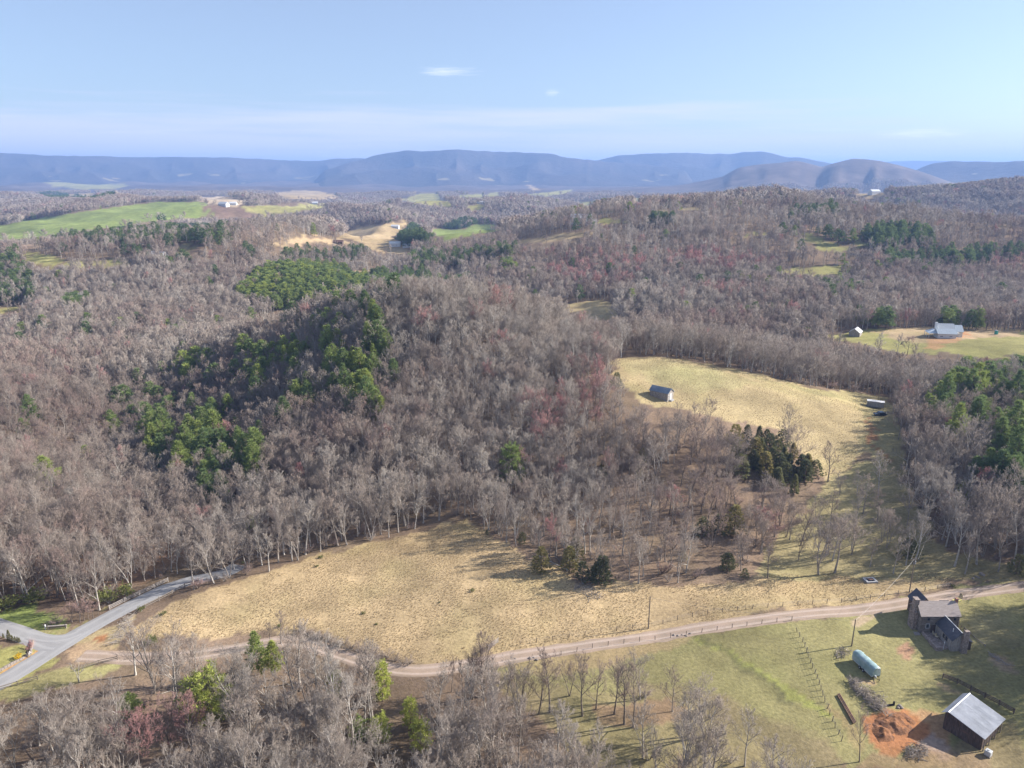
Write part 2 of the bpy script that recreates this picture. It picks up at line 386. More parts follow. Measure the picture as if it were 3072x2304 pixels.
# patches of bare or worn ground (colour only)
PATCH = [(c0([(1060, 1445), (1250, 1495), (1400, 1478), (1560, 1498), (1690, 1555), (1810, 1605), (1870, 1720), (1350, 1720), (1220, 1600), (1120, 1520)]), (.24, .2, .1), .8),
         (cR([(560, 1270), (700, 1185), (870, 1180), (960, 1260), (1080, 1380), (1250, 1480), (1100, 1540), (900, 1500), (760, 1580), (640, 1480), (560, 1350)]), ORG, .9),
         (cR([(860, 1200), (1120, 1150), (1240, 1300), (1250, 1480), (1100, 1400), (960, 1280)]), (.33, .2, .11), .8),
         (cR([(1060, 1360), (1250, 1470), (1200, 1600), (1000, 1560), (960, 1480)]), (.34, .27, .22), .7),
         (cR([(560, 1500), (760, 1590), (900, 1520), (1250, 1500), (1500, 1560), (1500, 1700), (500, 1700)]), (.3, .2, .12), .7),
         (cR([(430, 440), (560, 400), (700, 370), (620, 440), (520, 500), (450, 500)]), (.36, .27, .18), .9),
         (cR([(790, 640), (960, 640), (990, 720), (860, 760)]), (.3, .17, .11), .8),
         (cR([(1100, 930), (1200, 920), (1340, 1010), (1360, 1060), (1200, 1010)]), (.3, .2, .13), .6),
         (cR([(1560, 710), (1700, 760), (1790, 850), (1680, 860), (1560, 760)]), (.36, .25, .17), .7),
         (cR([(500, 940), (660, 960), (660, 1010), (540, 980)]), (.36, .25, .15), .7),
         (cR([(230, 1080), (330, 1200), (480, 1330), (560, 1500), (470, 1500), (330, 1330), (230, 1160)]), (.3, .22, .11), .5),
         (cR([(1330, 430), (1846, 330), (1846, 700), (1500, 650), (1400, 560)]), (.27, .235, .12), .6),
         (cR([(1250, 1480), (1846, 1300), (1846, 1700), (1250, 1700)]), (.22, .16, .1), .6),
         (c0([(1885, 716), (2060, 700), (2212, 712), (2212, 724), (2080, 735), (2040, 745), (1960, 738)]), ORT, .95),
         (c0([(2030, 715), (2090, 715), (2075, 738), (2020, 755), (1990, 745)]), (.42, .22, .11), .8),
         (c0([(1880, 905), (1885, 920), (1900, 960), (1920, 1000), (1912, 1000), (1890, 955), (1868, 915)]), (.3, .12, .06), .8),
         (c0([(1320, 780), (1420, 775), (1560, 800), (1640, 830), (1500, 850), (1400, 830)]), (.32, .285, .14), .4),
         (cJ([(1060, 740), (1150, 690), (1250, 660), (1260, 740), (1150, 750)]), ORG, .9),
         (cJ([(0, 1090), (240, 960), (340, 900), (380, 800), (420, 790), (470, 840), (440, 890), (300, 990), (0, 1170)]), (.45, .26, .12), .9),
         (cJ([(700, 870), (900, 780), (1250, 740), (1400, 850), (1650, 830), (1900, 840), (1900, 880), (1500, 930), (1200, 950), (800, 930)]), (.4, .28, .17), .7),
         (c0([(1060, 1420), (1300, 1400), (1480, 1370), (1500, 1385), (1380, 1420), (1250, 1450), (1120, 1460)]), (.3, .22, .12), .6),
         (c0([(1290, 1520), (1440, 1500), (1500, 1540), (1380, 1570), (1290, 1560)]), (.24, .16, .1), .7),
         (c0([(540, 1365), (640, 1360), (740, 1378), (840, 1410), (930, 1440), (840, 1440), (700, 1395)]), (.2, .15, .1), .7),
         (c0([(1520, 1370), (1560, 1400), (1640, 1450), (1740, 1500), (1800, 1540), (1790, 1550), (1700, 1500), (1600, 1440), (1510, 1385)]), (.25, .26, .07), .7),
         (c0([(1505, 1364), (1530, 1375), (1640, 1460), (1720, 1515), (1700, 1512), (1620, 1460), (1530, 1390)]), (.13, .12, .06), .8),
         (c0([(380, 1170), (460, 1190), (300, 1260), (130, 1300), (0, 1240), (0, 1180), (150, 1200)]), (.25, .15, .09), .6)]

# ground colours
cols = np.empty(gz.shape + (3,))
litter = np.array(LIT)
n1 = fbm(gx / 23.0, gy / 23.0, 51, 3)[..., None]; n2 = vnoise(gx / 160.0, gy / 160.0, 61)[..., None]
cols[:] = litter * (1 + 0.22 * n1 + 0.12 * n2)
canopy = np.array((.115, .088, .074))
fc = sstep(gr, 1500, 3800)[..., None]
cols = cols * (1 - fc) + canopy * (1 + 0.3 * fbm(gx / 120.0, gy / 120.0, 71, 3)[..., None]) * fc
wob = 1.2
wx = gx + wob * vnoise(gx / 5.0, gy / 5.0, 81) * np.clip(gr / 150, .5, 8); wy = gy + wob * vnoise(gx / 5.0, gy / 5.0, 82) * np.clip(gr / 150, .5, 8)
tuss = np.zeros(gz.shape)
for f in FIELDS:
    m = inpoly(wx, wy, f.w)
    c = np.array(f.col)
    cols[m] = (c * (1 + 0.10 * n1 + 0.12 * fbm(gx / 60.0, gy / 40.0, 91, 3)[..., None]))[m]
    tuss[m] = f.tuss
for img, c, k in PATCH:
    g = ground([p[0] for p in densify(img)], [p[1] for p in densify(img)])[:, :2]
    m = inpoly(wx, wy, g)
    kk = np.clip(k + 0.25 * n1, 0, 1)
    cols[m] = (cols * (1 - kk) + np.array(c) * (1 + 0.12 * n1) * kk)[m]

# ------------------------------------------------------------------ materials
def new_mat(name):
    m = bpy.data.materials.new(name); m.use_nodes = True
    m.node_tree.nodes.clear()
    return m
class NT:
    """small node-tree helper"""
    def __init__(s, m):
        s.t = m.node_tree; s.n = s.t.nodes; s.l = s.t.links
    def node(s, typ, **kw):
        n = s.n.new(typ)
        for k, v in kw.items(): setattr(n, k, v)
        return n
    def link(s, a, b): s.l.new(a, b)
    def noise(s, scale, detail=4, vec=None, rough=.55):
        n = s.node('ShaderNodeTexNoise'); n.inputs['Scale'].default_value = scale; n.inputs['Detail'].default_value = detail; n.inputs['Roughness'].default_value = rough
        if vec is not None: s.link(vec, n.inputs['Vector'])
        return n.outputs[0]
    def pos(s): return s.node('ShaderNodeNewGeometry').outputs['Position']
    def obj(s): return s.node('ShaderNodeTexCoord').outputs['Object']
    def mr(s, x, a, b, c=0., d=1.):
        n = s.node('ShaderNodeMapRange'); s.link(x, n.inputs[0])
        for i, v in enumerate((a, b, c, d)): n.inputs[i + 1].default_value = v
        return n.outputs[0]
    def mul(s, col, fac):
        n = s.node('ShaderNodeMix', data_type='RGBA', blend_type='MULTIPLY'); n.inputs[0].default_value = 1
        for k, x in ((6, col), (7, fac)):
            if isinstance(x, tuple): n.inputs[k].default_value = (*x[:3], 1)
            else: s.link(x, n.inputs[k])
        return n.outputs[2]
    def mix(s, f, a, b):
        n = s.node('ShaderNodeMix', data_type='RGBA')
        if isinstance(f, float): n.inputs[0].default_value = f
        else: s.link(f, n.inputs[0])
        for k, x in ((6, a), (7, b)):
            if isinstance(x, tuple): n.inputs[k].default_value = (*x[:3], 1)
            else: s.link(x, n.inputs[k])
        return n.outputs[2]
    def math(s, op, a, b):
        n = s.node('ShaderNodeMath', operation=op)
        for i, x in enumerate((a, b)):
            if isinstance(x, (int, float)): n.inputs[i].default_value = x
            else: s.link(x, n.inputs[i])
        return n.outputs[0]
    def bump(s, h, strength, dist):
        n = s.node('ShaderNodeBump'); n.inputs['Strength'].default_value = strength; n.inputs['Distance'].default_value = dist
        s.link(h, n.inputs['Height']); return n.outputs[0]
    def finish(s, col, rough=.9, metal=0., bump=None, spec=.25):
        p = s.node('ShaderNodeBsdfPrincipled')
        if isinstance(col, tuple): p.inputs['Base Color'].default_value = (*col[:3], 1)
        else: s.link(col, p.inputs['Base Color'])
        if isinstance(rough, float): p.inputs['Roughness'].default_value = rough
        else: s.link(rough, p.inputs['Roughness'])
        p.inputs['Metallic'].default_value = metal; p.inputs['Specular IOR Level'].default_value = spec
        if bump is not None: s.link(bump, p.inputs['Normal'])
        o = s.node('ShaderNodeOutputMaterial'); s.link(p.outputs[0], o.inputs[0])
        return p

def mat_ground():
    m = new_mat('ground'); t = NT(m)
    a = t.node('ShaderNodeAttribute', attribute_name='ground_colour').outputs[0]
    tu = t.node('ShaderNodeAttribute', attribute_name='tussock').outputs['Fac']
    P = t.pos()
    fine = t.noise(1.5, 6, P, .65); mid = t.noise(.12, 4, P); vf = t.noise(4.0, 3, P, .6); big = t.noise(.018, 4, P)
    f = t.math('MULTIPLY', t.mr(fine, .3, .7, .72, 1.28), t.mr(mid, .3, .7, .8, 1.2))
    f = t.math('MULTIPLY', f, t.mr(big, .3, .7, .8, 1.2))
    g = t.node('ShaderNodeCombineColor')
    for i in range(3): t.link(f, g.inputs[i])
    c = t.mul(a, g.outputs[0])
    # broomsedge tufts: darker thatch between bleached clumps
    tm = t.math('MULTIPLY', t.mr(t.noise(2.4, 3, P, .7), .54, .64), tu)
    c = t.mix(t.math('MULTIPLY', tm, .4), c, t.mul(c, (.5, .46, .42)))
    # green and straw drift in the grass
    c = t.mix(t.math('MULTIPLY', t.mr(t.noise(.05, 5, P), .48, .66), .28), c, t.mul(c, (.86, 1.0, .76)))
    hgt = t.math('ADD', fine, t.math('MULTIPLY', vf, .4))
    t.finish(c, .95, bump=t.bump(hgt, .6, .2), spec=.08)
    return m

def np_mesh(name, verts, faces, mats=(), smooth=False, loops=4):
    me = bpy.data.meshes.new(name)
    verts = np.asarray(verts, np.float32); faces = np.asarray(faces, np.int32)
    me.vertices.add(len(verts)); me.vertices.foreach_set('co', verts.ravel())
    k = faces.shape[1]
    me.loops.add(faces.size); me.loops.foreach_set('vertex_index', faces.ravel())
    me.polygons.add(len(faces))
    me.polygons.foreach_set('loop_start', np.arange(0, faces.size, k, dtype=np.int32))
    me.polygons.foreach_set('loop_total', np.full(len(faces), k, np.int32))
    if smooth: me.polygons.foreach_set('use_smooth', np.ones(len(faces), bool))
    for m in mats: me.materials.append(m)
    me.update(); me.validate()
    return me

def grid_faces(nr, nc):
    i = np.arange((nr - 1) * nc).reshape(nr - 1, nc)[:, :-1].ravel()
    return np.stack([i, i + 1, i + nc + 1, i + nc], 1)

def link(o, parent=None):
    COL.objects.link(o)
    if parent is not None: o.parent = parent
    return o

def structure(name, me, label=None, category=None):
    o = link(bpy.data.objects.new(name, me)); o['kind'] = 'structure'
    if label: o['label'] = label; o['category'] = category or name
    return o

M_GROUND = mat_ground()
gm = np_mesh('ground', np.stack([gx.ravel(), gy.ravel(), gz.ravel()], 1), grid_faces(*gz.shape), [M_GROUND], True)
ca_ = gm.color_attributes.new('ground_colour', 'FLOAT_COLOR', 'POINT')
ca_.data.foreach_set('color', np.concatenate([np.clip(cols, .01, 1), np.ones(gz.shape + (1,))], 2).astype(np.float32).ravel())
ta_ = gm.attributes.new('tussock', 'FLOAT', 'POINT')
ta_.data.foreach_set('value', tuss.astype(np.float32).ravel())
structure('ground', gm, 'rolling ground of leaf litter, tan grass fields and green pasture', 'ground')

# ------------------------------------------------------------------ mountains
def mat_mountain():
    m = new_mat('mountain'); t = NT(m)
    P = t.pos()
    big = t.noise(.0016, 6, P); fine = t.noise(.02, 5, P, .7)
    c = t.mix(t.mr(big, .35, .65), (.085, .068, .058), (.055, .052, .045))
    f = t.mr(fine, .3, .7, .7, 1.3)
    g = t.node('ShaderNodeCombineColor')
    for i in range(3): t.link(f, g.inputs[i])
    # a few cleared fields low on the slopes
    fl = t.math('MULTIPLY', t.mr(t.noise(.0035, 3, P), .68, .70), t.mr(t.node('ShaderNodeSeparateXYZ').outputs[2], 0, 1))
    s = t.n[-1] if False else None
    sep = t.node('ShaderNodeSeparateXYZ'); t.link(P, sep.inputs[0])
    low = t.mr(sep.outputs[2], 130, 90)
    fl = t.math('MULTIPLY', t.mr(t.noise(.0032, 2, P), .66, .68), low)
    c = t.mix(fl, t.mul(c, g.outputs[0]), (.27, .22, .12))
    t.finish(c, .95, bump=t.bump(fine, 1.0, 14), spec=.05)
    return m
M_MTN = mat_mountain()
def ridge(label, prof, D, Wd, seed, spur=0.34):
    P = np.array(prof, float)
    a, dy, dz = ray(P[:, 0], P[:, 1])
    azp = np.arctan2(a, dy); el = dz / np.hypot(a, dy)
    az = np.arange(azp[0], azp[-1], 0.0016)
    crest = CAMH + D * np.interp(az, azp, el)
    crest = crest + 5 * vnoise(az * 160, az * 0, seed + 3)
    k = np.ones(5) / 5; crest = np.convolve(np.pad(crest, 2, 'edge'), k, 'valid')
    t = np.linspace(-1, 1, 61)
    AZg, T = np.meshgrid(az, t)
    s = np.abs(T)
    R = D + T * Wd + 120 * np.sin(AZg * 40 + seed)
    base = H(R * np.sin(AZg), R * np.cos(AZg)) - 6
    sp = np.abs(vnoise(AZg * D / 520.0 + 0.5 * T, T * 1.4 + 10, seed)) * 0.75 + np.abs(vnoise(AZg * D / 230.0, T * 3 + 10, seed + 1)) * 0.35
    shape = np.clip(1 - s, 0, 1) ** (1.25)
    shape = shape * (1 - 2 * spur * sp * sstep(s, .02, .35))
    Z = base + np.maximum(crest[None] - base, 0) * np.clip(shape, 0, 1)
    ends = sstep(AZg, az[0], az[0] + .02) * (1 - sstep(AZg, az[-1] - .02, az[-1]))
    Z = base + (Z - base) * ends - 3
    v = np.stack([(R * np.sin(AZg)).ravel(), (R * np.cos(AZg)).ravel(), Z.ravel()], 1)
    o = structure('mountain', np_mesh('mountain', v, grid_faces(*AZg.shape), [M_MTN], True), label, 'mountain')
    return o
ridge('long low blue ridge left of the flat-topped mountain', [(-420, 462), (0, 458), (60, 460), (160, 467), (278, 468), (420, 470), (556, 470), (680, 473), (780, 475), (903, 481), (960, 481), (1010, 476), (1083, 474), (1200, 486), (1350, 500)], 9600, 1900, 101)
ridge('long flat-topped blue mountain on the horizon', [(930, 520), (1000, 502), (1060, 483), (1090, 475), (1130, 463), (1208, 451), (1290, 453), (1375, 449), (1480, 453), (1639, 458), (1665, 463), (1690, 472), (1740, 477), (1800, 481), (1900, 490), (2000, 500), (2100, 520)], 8000, 1700, 203, .36)
ridge('rounded blue mountain right of the flat-topped mountain', [(1600, 500), (1720, 486), (1792, 480), (1847, 466), (1950, 461), (2056, 458), (2181, 461), (2230, 455), (2278, 453), (2320, 460), (2361, 472), (2400, 472), (2440, 480), (2486, 488), (2560, 500), (2680, 520)], 9000, 1900, 305)
ridge('pale far ridge behind the two-humped hill', [(2500, 505), (2560, 495), (2625, 487), (2722, 482), (2861, 483), (2960, 488), (3100, 490), (3500, 495)], 14500, 2000, 407, .25)
ridge('dark blue mountain at the far right', [(2600, 545), (2690, 528), (2736, 513), (2770, 498), (2792, 490), (2861, 481), (2940, 484), (3072, 483), (3300, 478), (3700, 485)], 6800, 1300, 509)

# ------------------------------------------------------------------ roads
def smooth_line(P, it=3):
    P = np.asarray(P, float)
    for _ in range(it):
        Q = [P[0]]
        for i in range(len(P) - 1):
            Q.append(P[i] * .75 + P[i + 1] * .25); Q.append(P[i] * .25 + P[i + 1] * .75)
        Q.append(P[-1]); P = np.array(Q)
    return P
def resample(P, step):
    d = np.r_[0, np.cumsum(np.hypot(*np.diff(P, axis=0).T))]
    n = max(2, int(d[-1] / step))
    s = np.linspace(0, d[-1], n)
    return np.stack([np.interp(s, d, P[:, 0]), np.interp(s, d, P[:, 1])], 1)
ROADS = []
def road(name, label, pix, width, mat, lift=.07, wj=.25, seed=1, rut=0.0):
    g = ground([p[0] for p in pix], [p[1] for p in pix])[:, :2]
    P = resample(smooth_line(g, 3), 0.9)
    T = np.gradient(P, axis=0); T /= np.maximum(np.linalg.norm(T, axis=1), 1e-6)[:, None]
    Nn = np.stack([T[:, 1], -T[:, 0]], 1)
    wv = np.broadcast_to(np.asarray(np.interp(np.linspace(0, 1, len(P)), np.linspace(0, 1, len(width)), width) if hasattr(width, '__len__') else width, float), (len(P),))
    offs = np.array([-1, -.8, -.45, -.2, 0, .2, .45, .8, 1.0])
    s = np.arange(len(P)) * .9
    V = []
    for k, o in enumerate(offs):
        e = o * wv / 2
        if abs(o) == 1: e = e + wj * vnoise(s / 2.5, s * 0 + k, seed + k)
        q = P + Nn * e[:, None]
        zc = H(q[:, 0], q[:, 1]) + (lift if abs(o) < 1 else -.03) + (rut * (.05 if abs(o) in (0, .8) else -.02))
        V.append(np.stack([q[:, 0], q[:, 1], zc], 1))
    V = np.stack(V, 1)
    me = np_mesh(name, V.reshape(-1, 3), grid_faces(len(P), len(offs))[:, ::-1], [mat], True)
    uvl = me.attributes.new('across', 'FLOAT', 'POINT'); uvl.data.foreach_set('value', np.tile(offs, len(P)).astype(np.float32))
    ROADS.append((P, float(wv.max())))
    return structure(name, me, label, 'road')
def mat_road(name, c1, c2, rutc, scale=1.0, fine=.25, spec=.15):
    m = new_mat(name); t = NT(m); P = t.pos()
    n = t.noise(.35 * scale, 5, P); nf = t.noise(6 * scale, 4, P, .7)
    c = t.mix(t.mr(n, .35, .65), c1, c2)
    ac = t.node('ShaderNodeAttribute', attribute_name='across').outputs['Fac']
    ab = t.math('ABSOLUTE', ac, 0)
    w = t.node('ShaderNodeMapRange'); w.interpolation_type = 'SMOOTHSTEP'
    t.link(t.math('ABSOLUTE', t.math('SUBTRACT', ab, .45), 0), w.inputs[0]); w.inputs[1].default_value = .25; w.inputs[2].default_value = .04
    c = t.mix(t.math('MULTIPLY', w.outputs[0], .8), c, rutc)
    f = t.mr(nf, .25, .75, 1 - fine, 1 + fine)
    g = t.node('ShaderNodeCombineColor')
    for i in range(3): t.link(f, g.inputs[i])
    t.finish(t.mul(c, g.outputs[0]), .9, bump=t.bump(nf, .4, .03), spec=spec)
    return m
M_DIRT = mat_road('dirt_road', (.36, .27, .205), (.29, .225, .165), (.44, .35, .285))
M_DIRT2 = mat_road('dirt_road_tan', (.42, .295, .2), (.36, .27, .19), (.46, .34, .25))
M_ASPH = mat_road('asphalt', (.30, .295, .29), (.26, .255, .25), (.33, .325, .32), fine=.1, spec=.3)
road('dirt_road', 'tan dirt road curving past the log house', [(x * 1.3888, y * 1.3888) for x, y in [(2400, 1238), (2230, 1262), (2100, 1279), (2000, 1296), (1900, 1312), (1750, 1325), (1600, 1345), (1450, 1369), (1300, 1392), (1150, 1412), (1040, 1431), (950, 1448), (880, 1451), (800, 1436), (730, 1413), (660, 1388), (590, 1385), (480, 1408), (380, 1420), (260, 1421), (175, 1417)]],
     [4.3, 4.3, 4.3, 4.2, 4.0, 4.0, 4.2, 4.6], M_DIRT, seed=3, rut=1)
road('paved_road', 'pale grey paved road running into the trees', crop(0, 1720, .27125, [(-500, 1450), (-200, 1310), (0, 1210), (300, 1030), (520, 890), (720, 760), (900, 650), (1150, 510), (1400, 380), (1600, 280), (1780, 190), (1950, 130), (2130, 72), (2300, 45), (2460, 5), (2560, -35), (2640, -90)]), 5.4, M_ASPH, .085, .06, 5)
road('driveway', 'paved side road joining the road at the junction', crop(0, 1720, .27125, [(-500, 440), (-200, 520), (0, 590), (200, 660), (400, 730), (560, 800), (640, 800)]), 5.0, M_ASPH, .1, .06, 9)
road('side_road', 'flared asphalt mouth where the roads meet', crop(0, 1720, .27125, [(330, 690), (560, 740), (760, 715), (880, 660)]), 3.6, M_ASPH, .115, .05, 12)

# ------------------------------------------------------------------ tree prototypes
class TB:
    """collects triangles of tapered limbs and leaf faces"""
    def __init__(s): s.v = []; s.f = []; s.n = 0
    def tube(s, pts, rad, sides, tip=True):
        pts = np.asarray(pts, float); k = len(pts)
        d = pts[-1] - pts[0]; d = d / (np.linalg.norm(d) + 1e-9)
        a = np.cross(d, (0.31, 0.95, 0.07) if abs(d[1]) < .8 else (1, 0, 0)); a /= np.linalg.norm(a) + 1e-9
        b = np.cross(d, a)
        th = np.arange(sides) * 2 * math.pi / sides
        ring = np.cos(th)[:, None] * a + np.sin(th)[:, None] * b
        base = s.n
        m = k - 1 if tip else k
        for i in range(m):
            s.v.append(pts[i] + ring * rad[i])
        s.n += m * sides
        for i in range(m - 1):
            for j in range(sides):
                p = base + i * sides + j; q = base + i * sides + (j + 1) % sides
                s.f.append((p, q, q + sides)); s.f.append((p, q + sides, p + sides))
        if tip:
            s.v.append(pts[-1][None]); t = s.n; s.n += 1
            o = base + (m - 1) * sides
            for j in range(sides): s.f.append((o + j, o + (j + 1) % sides, t))
    def tris(s, V):
        """V: (n,3,3) triangles"""
        n = len(V)
        s.v.append(V.reshape(-1, 3)); i = s.n + np.arange(n * 3).reshape(n, 3); s.f.extend(map(tuple, i)); s.n += n * 3
    def mesh(s, name, mat, smooth=False):
        return np_mesh(name, np.concatenate(s.v), np.array(s.f), [mat], smooth, 3)

def unit(v): return v / (np.linalg.norm(v) + 1e-9)
def perp_dir(d, ang, spin, R):
    a = unit(np.cross(d, (0, 0, 1.0)) if abs(d[2]) < .95 else np.array((1.0, 0, 0))); b = np.cross(d, a)
    return unit(d * math.cos(ang) + (a * math.cos(spin) + b * math.sin(spin)) * math.sin(ang))

def bare_tree(seed, h=12.0, spread=.42, lod=0, fork=.38, lean=.03, twigw=.022, multi=1, dead=False, crown_low=.35):
    """tapered trunk with limbs (trunk) and branches with fine twigs (crown)"""
    R = random.Random(seed); T = TB(); C = TB()
    NL = {0: (11, 7, 6, 5), 1: (10, 7, 6, 0), 2: (9, 9, 0, 0)}[lod]
    if dead: NL = (8, 4, 2, 0)
    def path(p, d, L, seg, wig, up):
        pts = [p]; 
        for i in range(seg):
            d = unit(d + np.array([R.gauss(0, wig), R.gauss(0, wig), R.gauss(0, wig * .6) + up]))
            p = p + d * (L / seg); pts.append(p)
        return np.array(pts), d
    def twig(p, d, L, w):
        e = p + d * L + np.array([R.gauss(0, .08), R.gauss(0, .08), .08]) * L
        C.tube([p, e], [w, 0], 3)
    def branch(p, d, L, r, lev):
        seg = (0, 4, 3, 2)[lev]
        pts, de = path(p, d, L, seg, .14 if lev < 3 else .2, .09 if lev < 3 else .05)
        rad = [r * (1 - .8 * i / seg) for i in range(seg + 1)]
        (T if lev == 1 else C).tube(pts, rad, {0: (0, 5, 4, 3), 1: (0, 4, 3, 3), 2: (0, 3, 3, 3)}[lod][lev])
        n = NL[lev]
        if n == 0: return
        for k in range(n):
            t = .22 + .78 * (k + R.random()) / n
            f = t * seg; i = min(int(f), seg - 1); q = pts[i] + (pts[i + 1] - pts[i]) * (f - i)
            dd = perp_dir(unit(pts[i + 1] - pts[i]), R.uniform(.45, .95), R.uniform(0, 6.28), R)
            dd = unit(dd + np.array((0, 0, .28)))
            l2 = L * (.62 if lev == 1 else .55) * R.uniform(.7, 1.15) * (1.12 - .55 * t)
            last = (lev == 3) or NL[lev + 1] == 0
            if last and lev + 1 >= 3: twig(q, dd, l2 * 1.25, twigw * R.uniform(.7, 1.3))
            elif last: twig(q, dd, l2 * 1.2, twigw * R.uniform(.7, 1.3))
            else: branch(q, dd, l2, r * .42, lev + 1)
    for mth in range(multi):
        l_ = lean + (.16 if multi > 1 else 0)
        sp_ = R.uniform(0, 6.28) + mth * 6.28 / multi
        d0 = unit(np.array((math.cos(sp_) * l_, math.sin(sp_) * l_, 1.0)))
        pts, _ = path(np.array((0, 0, -.4)), d0, h * (.93 if multi == 1 else R.uniform(.75, .9)), 7, .045, .03)
        r0 = h * .0145 / math.sqrt(multi)
        rad = [r0 * (1.35 if i == 0 else 1) * (1 - i / 7.0) ** .8 + .012 for i in range(8)]
        T.tube(pts, rad, {0: 7, 1: 5, 2: 3}[lod])
        n = max(4, NL[0] // (1 if multi == 1 else 2) + (1 if multi > 1 else 0))
        for k in range(n):
            t = crown_low + (1 - crown_low) * ((k + R.random() * .8) / n) ** .85
            f = min(t * 7, 6.99); i = int(f); q = pts[i] + (pts[i + 1] - pts[i]) * (f - i)
            ang = (1.05 - .62 * t) * (spread / .42) ** .5
            dd = perp_dir(np.array((0, 0, 1.0)), min(ang, 1.35), k * 2.4 + R.uniform(-.5, .5), R)
            Lb = h * spread * (1.15 - .72 * t) * R.uniform(.75, 1.15)
            branch(q, dd, Lb, r0 * (.5 - .25 * t), 1)
    return T, C

def needle_tufts(C, p, d, R, n, L, w, spread=.9):
    """a spray of needle faces round a shoot"""
    dirs = np.array([perp_dir(d, R.uniform(.1, spread), R.uniform(0, 6.28), R) for _ in range(n)])
    ln = np.array([R.uniform(.7, 1.2) for _ in range(n)])[:, None] * L
    up = np.array([(R.gauss(0, 1), R.gauss(0, 1), R.gauss(0, 1)) for _ in range(n)])
    sd_ = np.cross(dirs, up); sd_ /= np.linalg.norm(sd_, axis=1)[:, None] + 1e-9
    b = p + dirs * ln * .15
    C.tris(np.stack([b - sd_ * w, b + sd_ * w, p + dirs * ln], 1))

def pine_tree(seed, h=12.0, lod=0, width=.24, low=.22, droop=-.05, round_=.0):
    R = random.Random(seed); T = TB(); C = TB()
    lean = np.array((R.gauss(0, .02), R.gauss(0, .02), 1.0))
    T.tube([lean * z for z in (-.4, h * .35, h * .7, h)], [h * .017, h * .012, h * .007, .01], (6, 4, 3)[lod])
    nw = (15, 9, 6)[lod]
    for wv in range(nw):
        t = low + (1 - low) * (wv + .3 * R.random()) / nw
        prof = (math.sin(min(1, (1 - t) / (1 - low) * 1.05) * math.pi * .5)) if not round_ else math.sqrt(max(.02, 1 - ((t - .45) / .56) ** 2))
        Lb = h * width * prof * (1.0 if not round_ else 1.1) + .25
        nb = (6, 5, 4)[lod]
        s0 = R.uniform(0, 6.28)
        for k in range(nb):
            L_ = Lb * R.uniform(.6, 1.22)
            if R.random() < .1: continue
            sp = s0 + k * 6.283 / nb + R.gauss(0, .25)
            up = droop + .5 * t + R.gauss(0, .08)
            d = unit(np.array((math.cos(sp), math.sin(sp), up)))
            p = lean * (h * t)
            e = p + d * L_ + np.array((0, 0, .12 * L_))
            if lod < 2: T.tube([p, (p + e) / 2 - np.array((0, 0, .04 * L_)), e], [.045 * (1 - t * .6), .03, .01], 3)
            m = max(2, int((2.1, 1.3, .9)[lod] * L_ + 1.0))
            for q in range(m):
                ft = .28 + .72 * (q + .5) / m
                c = p + (e - p) * ft
                side = perp_dir(d, 1.1, R.choice((0, 3.14)) + R.gauss(0, .3), R)
                c = c + side * R.uniform(0, .38) * L_ * (1.05 - ft) + np.array((R.gauss(0, .06), R.gauss(0, .06), R.gauss(0, .1)))
                needle_tufts(C, c, unit(d + np.array((0, 0, .45))), R, (11, 8, 6)[lod], (.62, .9, 1.5)[lod] * (.7 + .05 * h), (.075, .15, .36)[lod], 1.5)
    needle_tufts(C, lean * h * .97, np.array((0, 0, 1.0)), R, 8, .6, .1, .8)
    return T, C

def cedar_tree(seed, h=6.0, width=.30, lod=0, cone=.75):
    """dense dark juniper: sprays over a lumpy cone"""
    R = random.Random(seed); T = TB(); C = TB()
    T.tube([(0, 0, -.3), (0, 0, h * .5), (0, 0, h * .93)], [h * .02, h * .013, .02], 5)
    ph = [R.uniform(0, 6.28) for _ in range(4)]
    n = (230, 90, 40)[lod]
    for i in range(n):
        t = (i + R.random()) / n
        t = t ** 1.15
        rr_ = h * width * (1 - t ** (1 / (1.02 - cone * .35))) ** cone * (.9 + .1 * (t < .1)) * min(1, .55 + t * 5)
        a = R.uniform(0, 6.28)
        rr_ *= 1 + .22 * math.sin(2 * a + ph[0] + 4 * t) + .16 * math.sin(3 * a + ph[1] - 7 * t)
        q = R.uniform(.55, 1.0)
        p = np.array((math.cos(a) * rr_ * q, math.sin(a) * rr_ * q, h * (.05 + .93 * t)))
        d = unit(np.array((math.cos(a), math.sin(a), .9 + t)))
        needle_tufts(C, p, d, R, (9, 7, 6)[lod], h * (.085, .12, .17)[lod], h * (.016, .028, .05)[lod], 1.0)
        if lod == 0 and i % 6 == 0: T.tube([np.array((0, 0, p[2] * .85)), p], [.03, .01], 3)
    return T, C

def bush(seed, h=1.6, w=1.3, twigs=90, leaf=0):
    R = random.Random(seed); T = TB(); C = TB()
    for i in range(9):
        a = R.uniform(0, 6.28); d = unit(np.array((math.cos(a) * w * .6, math.sin(a) * w * .6, h)))
        e = d * h * R.uniform(.6, .95)
        T.tube([(0, 0, -.1), e * .5 + np.array((R.gauss(0, .06), R.gauss(0, .06), 0)), e], [.03, .02, .006], 3)
        for k in range(twigs // 9):
            p = e * R.uniform(.3, 1.0)
            dd = perp_dir(d, R.uniform(.3, 1.2), R.uniform(0, 6.28), R)
            L_ = R.uniform(.25, .6) * min(h, w)
            C.tube([p, p + dd * L_ + np.array((0, 0, .1 * L_))], [.014, 0], 3)
            if leaf: needle_tufts(C, p + dd * L_ * .7, dd, R, leaf, .22 * h ** .5, .06 * h ** .5, 1.3)
    return T, C

